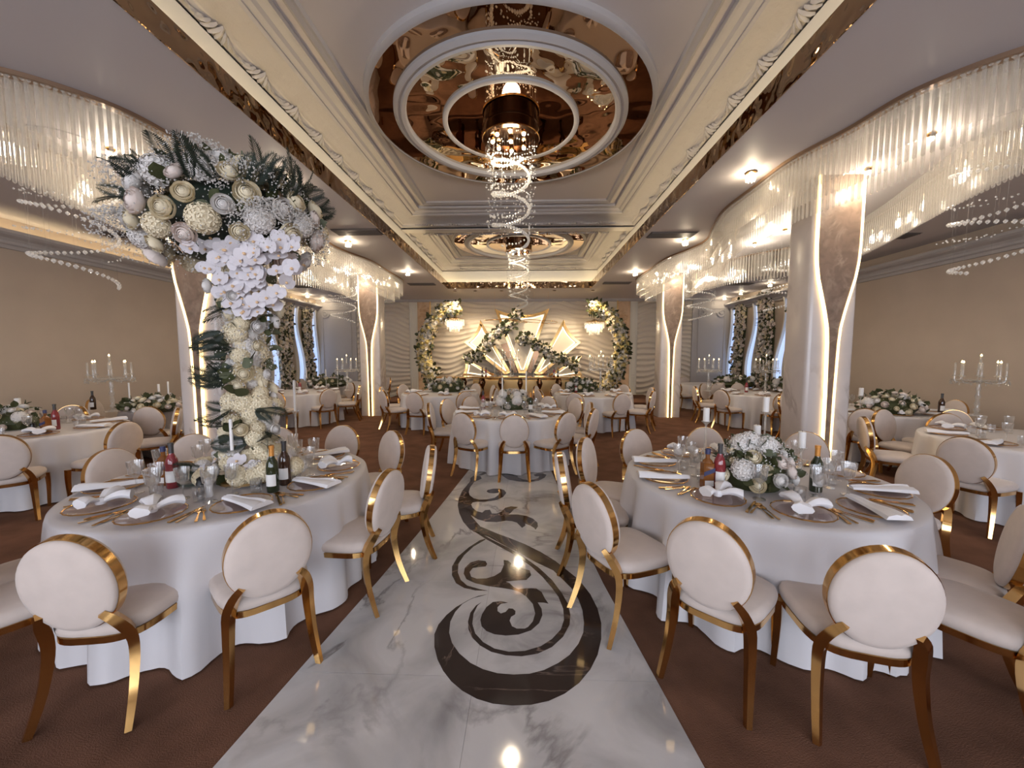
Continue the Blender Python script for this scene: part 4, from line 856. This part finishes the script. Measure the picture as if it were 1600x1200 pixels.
def candelabra(p, label, s=1):
    r = thing('candelabra', label, 'candelabra', p, 0, None, s); OCC.append((p[0], p[1], .13))
    link('base', MB().lathe([(.11, 0), (.11, .012), (.05, .03), (.022, .05)], 24).mesh('base', 'crystal', True), r)
    link('stem', MB().lathe([(.02, .05), (.04, .09), (.02, .13), (.034, .18), (.018, .24), (.036, .30), (.018, .36), (.03, .42), (.02, .50), (.05, .53), (.05, .55)], 16).mesh('stem', 'crystal', True), r)
    link('tray', MB().lathe([(.05, .54), (.29, .545), (.30, .56), (.29, .555), (.05, .55)], 28, cap=False).mesh('tray', 'crystal', True), r)
    A = MB().tube(spline([(.03, 0, .53), (.14, 0, .50), (.24, 0, .53), (.25, 0, .60)], 4), .008, 6).mesh('arm', 'crystal', True); C = MB().lathe([(.03, .60), (.034, .615), (.014, .62), (.014, .80), (.008, .812), (0, .812)], 12, cap=False).mesh('candle_tube', 'crystal', True); Bl = MB().lathe([(.008, .812), (.011, .825), (0, .85)], 8, cap=False).mesh('flame_bulb', 'flame', True)
    for k in range(8):
        a = link('arm', A, r, (0, 0, 0), (0, 0, k*PI/4)); c = link('candle_tube', C, a, (.25, 0, 0)); 
        if k % 2 == 0: link('flame_bulb', Bl, a, (.25, 0, 0))
    link('candle_tube', C, r, (0, 0, .10)); link('flame_bulb', Bl, r, (0, 0, .10))
    tag(link('drops', joined(BEADB, [M4((q*math.cos(a), q*math.sin(a), z), (0,0,0), .012) for q, a, z in ((.29, k*2*PI/40, .53-.02*(k % 3)) for k in range(40))], 'crystal', 'drops'), r), kind='stuff')
candelabra(onT(1525, 650), 'tall crystal candelabra standing beside the beige wall'); candelabra(onT(177, 643), 'tall crystal candelabra standing before the cove-lit wall'); candelabra(onT(543, 610), 'crystal candelabra on the slim-candle table before the grey panel'); candelabra(onT(1106, 611), 'crystal candelabra on the red-bottle table before the grey panel'); candelabra(onT(938, 613), 'crystal candelabra on the table before the stage', 1.1); candelabra(onT(1195, 614), 'crystal candelabra before the flower boards of the window row')
for i, (key, n, lv, a0) in enumerate((('rose', 10, 3, -1.75), ('tree', 10, 3, -1.5), ('centre', 10, 2, -1.57), ('whisky', 9, 1, -.5), ('bare', 9, 1, -2.2), ('rosebed', 8, 1, -.9), ('mound', 8, 1, -2.0), ('bushy', 8, 0, -1.2), ('redwine', 8, 0, -1.9), ('garland', 8, 0, -1), ('posy', 8, 0, -2))):
    for k in range(n): setting(*TB[key], a0 + 2*PI*k/n, SHORT[key], lv, k)
#@@STAGE

# ================================================================== STAGE
SY = 14.75
st = struct('stage_platform', MB().box(-5.0, 4.7, 12.75, YF-.1, 0, .14).mesh('stage_platform', 'carpet', bevel=.01), 'low carpeted stage platform'); st.name = 'floor_stage'
def z8(u, v): return (720+u/8, 470+v/8)
def P8(u, v, Y=SY): return aty(*z8(u, v), Y)
burst = thing('sunburst_backdrop', 'gold-framed sunburst backdrop of glowing concave panels behind the head table', 'backdrop', (P8(770, 960).x, SY, .14))
B0 = Vector((P8(770, 960).x, SY, .14))
def inset_poly(poly, k):
    c = Vector((sum(p[0] for p in poly)/len(poly), sum(p[1] for p in poly)/len(poly)))
    n = len(poly); out = []
    for i in range(n):
        a, b, d = Vector(poly[i-1]), Vector(poly[i]), Vector(poly[(i+1) % n]); t1 = (b-a).normalized(); t2 = (d-b).normalized(); n1 = Vector((-t1.y, t1.x)); n2 = Vector((-t2.y, t2.x)); m_ = (n1+n2)
        if m_.length < 1e-4: m_ = n1
        m_ = m_.normalized(); s_ = k/max(.35, m_.dot(n1)); p = b + m_*s_; out.append(p)
    return [(p.x, p.y) for p in out]
def area2(p): return sum(p[i-1][0]*p[i][1]-p[i][0]*p[i-1][1] for i in range(len(p)))
def ray_panel(pts, dy):
    """pts: outer corner A, concave mid, outer corner B, tip B, tip A in the detail frame"""
    A, Mi, Bc, tb_, ta = [P8(*p) - B0 for p in pts]
    arc = [A.lerp(Bc, t) + (Mi - A.lerp(Bc, .5))*(4*t*(1-t)) for t in (0, .15, .3, .5, .7, .85, 1)]
    poly = [(p.x, p.z) for p in arc] + [(tb_.x, tb_.z), (ta.x, ta.z)]
    if area2(poly) < 0: poly = poly[::-1]
    to = lambda a, b, h: (a, h, b)
    pn = link('panel', MB().prism(poly, -.02+dy, .03+dy, to).mesh('panel', 'wall_far'), burst, )
    inn = inset_poly(poly, .095); n = len(poly)
    vs = [to(a, b, -.075+dy) for a, b in poly] + [to(a, b, -.075+dy) for a, b in inn] + [to(a, b, .02+dy) for a, b in poly] + [to(a, b, -.015+dy) for a, b in inn]
    fs = [(i, (i+1) % n, n+(i+1) % n, n+i) for i in range(n)] + [(i, (i+1) % n, 2*n+(i+1) % n, 2*n+i) for i in range(n)] + [(n+i, n+(i+1) % n, 3*n+(i+1) % n, 3*n+i) for i in range(n)]
    link('gold_frame', MB().add(vs, fs).mesh('gold_frame', 'gold'), pn)
    i2 = inset_poly(poly, .135)
    link('led_outline', MB().tube([Vector(to(a, b, -.035+dy)) for a, b in i2], .011, 6, True).mesh('led_outline', 'led_stage', True), pn)
ray_panel([(425,105), (770,185), (1105,100), (815,900), (725,900)], -.06)
ray_panel([(245,240), (185,400), (45,520), (560,925), (625,890)], 0)
ray_panel([(1285,235), (1360,395), (1500,520), (985,940), (915,900)], 0)
ray_panel([(10,700), (60,800), (20,935), (470,1000), (480,950)], .06)
ray_panel([(1520,680), (1470,800), (1520,935), (1070,1000), (1060,950)], .06)
for q in ([(500,545), (585,520), (705,890), (665,905)], [(940,560), (1010,590), (880,905), (835,890)], [(330,705), (400,690), (560,905), (500,930)], [(1170,715), (1240,680), (1060,930), (1000,915)]):
    p = [P8(*c)-B0 for c in q]; link('mirror_slat', MB().prism([(v.x, v.z) for v in p], .05, .07, lambda a, b, h: (a, h, b)).mesh('mirror_slat', 'dark_bronze'), burst)['label'] = 'dark bronze mirror blade'
link('plinth', MB().box(-1.9, 1.9, -.08, .12, 0, .62).mesh('plinth', 'gold_soft', bevel=.02), burst)
# garland of cream flowers across the burst
def flower_rope(name, label, pts, rad, n, Y, dark=.35, cat='flowers', yellow=False, nrose=40):
    base = Vector((pts[0][0], Y, .14)); r = thing(name, label, cat, base)
    path = spline([Vector((x, Y, z)) - base for x, z in pts], 6)
    link('frame', MB().tube(path, .03, 8).mesh('frame', 'gold_soft', True), r)
    fm = {k: [] for k in (('petal_yellow', 'petal_cream', 'petal_white') if yellow else ('petal_cream', 'petal_white', 'petal_blush'))}; lm = []
    for i in range(n):
        p = path[rnd.randrange(len(path))]; d = rdir((0, -.5, .1), 1); q = p + d*rad*rnd.uniform(.6, 1)
        if rnd.random() < dark: lm.append(M4d(q, rdir(d, .5), rnd.uniform(.11, .2), rnd.random()*6))
        else: fm[rnd.choice(list(fm))].append(M4d(q, d, rnd.uniform(.05, .085), rnd.random()*6))
    for k, v in fm.items(): tag(link('blooms', joined(ROS, v, k, 'blooms'), r), kind='stuff')
    tag(link('leaves', joined(LEAF, lm, 'leaf', 'leaves'), r), kind='stuff')
    for i in range(nrose):
        p = path[rnd.randrange(len(path))]; d = rdir((0, -1, .1), .6); bit('rose', rnd.choice(ROSES[:2] if not yellow else [ROSEY, ROSES[1], ROSES[0]]), r, p+d*rad*.95, d, rnd.uniform(.06, .085))
    return r
def rope8(pts, Y): return [(p.x, p.z) for p in (P8(u, v, Y) for u, v in pts)]
flower_rope('flower_garland', 'cream flower garland climbing to the top of the sunburst backdrop', rope8([(110,730), (200,690), (310,580), (400,460), (480,370), (590,340), (650,250), (710,140)], SY-.22), .2, 900, SY-.22)
flower_rope('flower_garland', 'cream flower garland falling from the middle panel of the sunburst backdrop', rope8([(740,500), (840,450), (900,540), (1000,580), (1100,660), (1200,720), (1310,740), (1440,830)], SY-.22), .18, 800, SY-.22)
def r7(u, v): return (640+u/4.444, 440+v/4.444)
CY = 14.1
def rope7(pts): return [(p.x, max(.15, p.z)) for p in (aty(*r7(u, v), CY) for u, v in pts)]
flower_rope('flower_crescent', 'tall crescent of cream and yellow flowers beside the bushy rose-bed table', rope7([(320,190), (240,205), (165,280), (115,390), (100,510), (130,610), (180,690), (215,760)]), .30, 2300, CY, .15, yellow=True, nrose=60)
flower_rope('flower_crescent', 'tall crescent of cream and yellow flowers beside the candelabra table', rope7([(1275,180), (1350,210), (1420,290), (1465,400), (1470,510), (1440,610), (1390,690), (1350,760)]), .30, 2300, CY, .22, yellow=True, nrose=60)
def lantern(u, v, label):
    p = aty(*r7(u, v), CY-.1); r = thing('crystal_lantern', label, 'chandelier', p, 0, None)
    link('chain', MB().tube([(0, 0, .22), (0, 0, .62)], .006, 5).mesh('chain', 'gold'), r)
    link('crown', MB().lathe([(.05, .24), (.12, .20), (.30, .16), (.30, .14), (.1, .17)], 24).mesh('crown', 'gold', True), r)
    for t, (q, z, L, n) in enumerate(((.34, .13, .22, 26), (.27, .10, .32, 22), (.18, .08, .40, 16))):
        m = MB().lathe([(.014, 0), (.014, -L+.03), (0, -L)], 5, cap=False)
        for k in range(n): link('crystal_drop', bpy.data.meshes.get('lantern_drop_%d' % t) or m.mesh('lantern_drop_%d' % t, 'crystal'), r, (q*math.cos(2*PI*k/n), q*math.sin(2*PI*k/n), z))
    for k in range(4): link('bulb', MB().lathe([(0, -.06), (.03, -.03), (.035, 0), (.02, .04), (0, .05)], 10, cap=False).mesh('bulb', 'bulb', True), r, (.1*math.cos(k*PI/2), .1*math.sin(k*PI/2), .02))
    point_light('lantern_light', (p.x, p.y, p.z-.02), P_STAGE*2.2, WARM, .1)
lantern(312, 290, 'glowing crystal lantern hanging from the crescent by the bushy rose-bed table'); lantern(1282, 310, 'glowing crystal lantern hanging from the crescent by the candelabra table')
# gold ring pendant above the head table
rp = thing('ring_pendant', 'pendant of thin interlaced gold rings above the head table', 'pendant light', (aty(817, 503, 13.2).x, 13.2, aty(817, 503, 13.2).z))
for u, v, rx in ((585, 265, .33), (690, 262, .3), (765, 278, .26), (865, 275, .36), (965, 282, .3)):
    p = aty(*r7(u, v), 13.2) - rp.location; link('gold_ring', MB().tube([Vector((rx*math.cos(a), rx*math.sin(a), .03*math.sin(a+u))) for a in (2*PI*k/40 for k in range(40))], .009, 6, True).mesh('gold_ring', 'gold', True), rp, p)
    link('wire', MB().tube([Vector((p.x, p.y+rx, p.z)), Vector((p.x, p.y+rx, ZC-rp.location.z))], .0015, 4).mesh('wire', 'gold_soft'), rp)
# head table: thin gilded top on turned dark legs
hx0, hx1 = aty(*r7(200, 660), 13.4).x, aty(*r7(1210, 660), 13.4).x; hz = aty(800, 588, 13.4).z
ht = thing('head_table', 'long head table with gilded edge and turned dark bronze legs', 'table', ((hx0+hx1)/2, 13.4, .14)); hw = (hx1-hx0)/2
link('table_top', MB().box(-hw, hw, -.4, .4, hz-.14-.05, hz-.14).mesh('table_top', 'gold', bevel=.008), ht)
lg = MB().lathe([(.07, 0), (.07, .03), (.03, .05), (.035, .12), (.06, .2), (.035, .3), (.03, .4), (.07, .5), (.10, .60), (.07, .68), (.05, hz-.20), (.07, hz-.19)], 16).mesh('leg', 'dark_bronze', True)
for i in range(8):
    for y in (-.3, .3): link('leg', lg, ht, (-hw+.2+i*(2*hw-.4)/7, y, 0))
for i, (u, kind, lb) in enumerate(((505, 'dark', 'dark bottle on the head table beside the garland end'), (530, 'rose', 'red bottle on the head table beside the dark bottle'), (1003, 'rose', 'red bottle on the head table before the falling garland'), (1030, 'green', 'green bottle on the head table before the falling garland'))):
    bottle((aty(*r7(u, 655), 13.3).x, 13.3, hz), kind, lb)
for i, u in enumerate((590, 640, 720, 860, 960)):
    simple('glass_candle', MB().lathe([(.05, 0), (.05, .01), (.015, .03), (.012, .25), (.03, .28), (.03, .62), (.0, .63)], 14).mesh('glass_candle', 'crystal', True), 'tall clear glass candle holder on the head table', 'candle holder', 'glass candle holders on the head table', (aty(*r7(u, 655), 13.25).x, 13.25, hz))
candelabra(Vector((aty(*r7(700, 655), 13.4).x, 13.5, hz)), 'large crystal candelabra on the head table', 1.1)
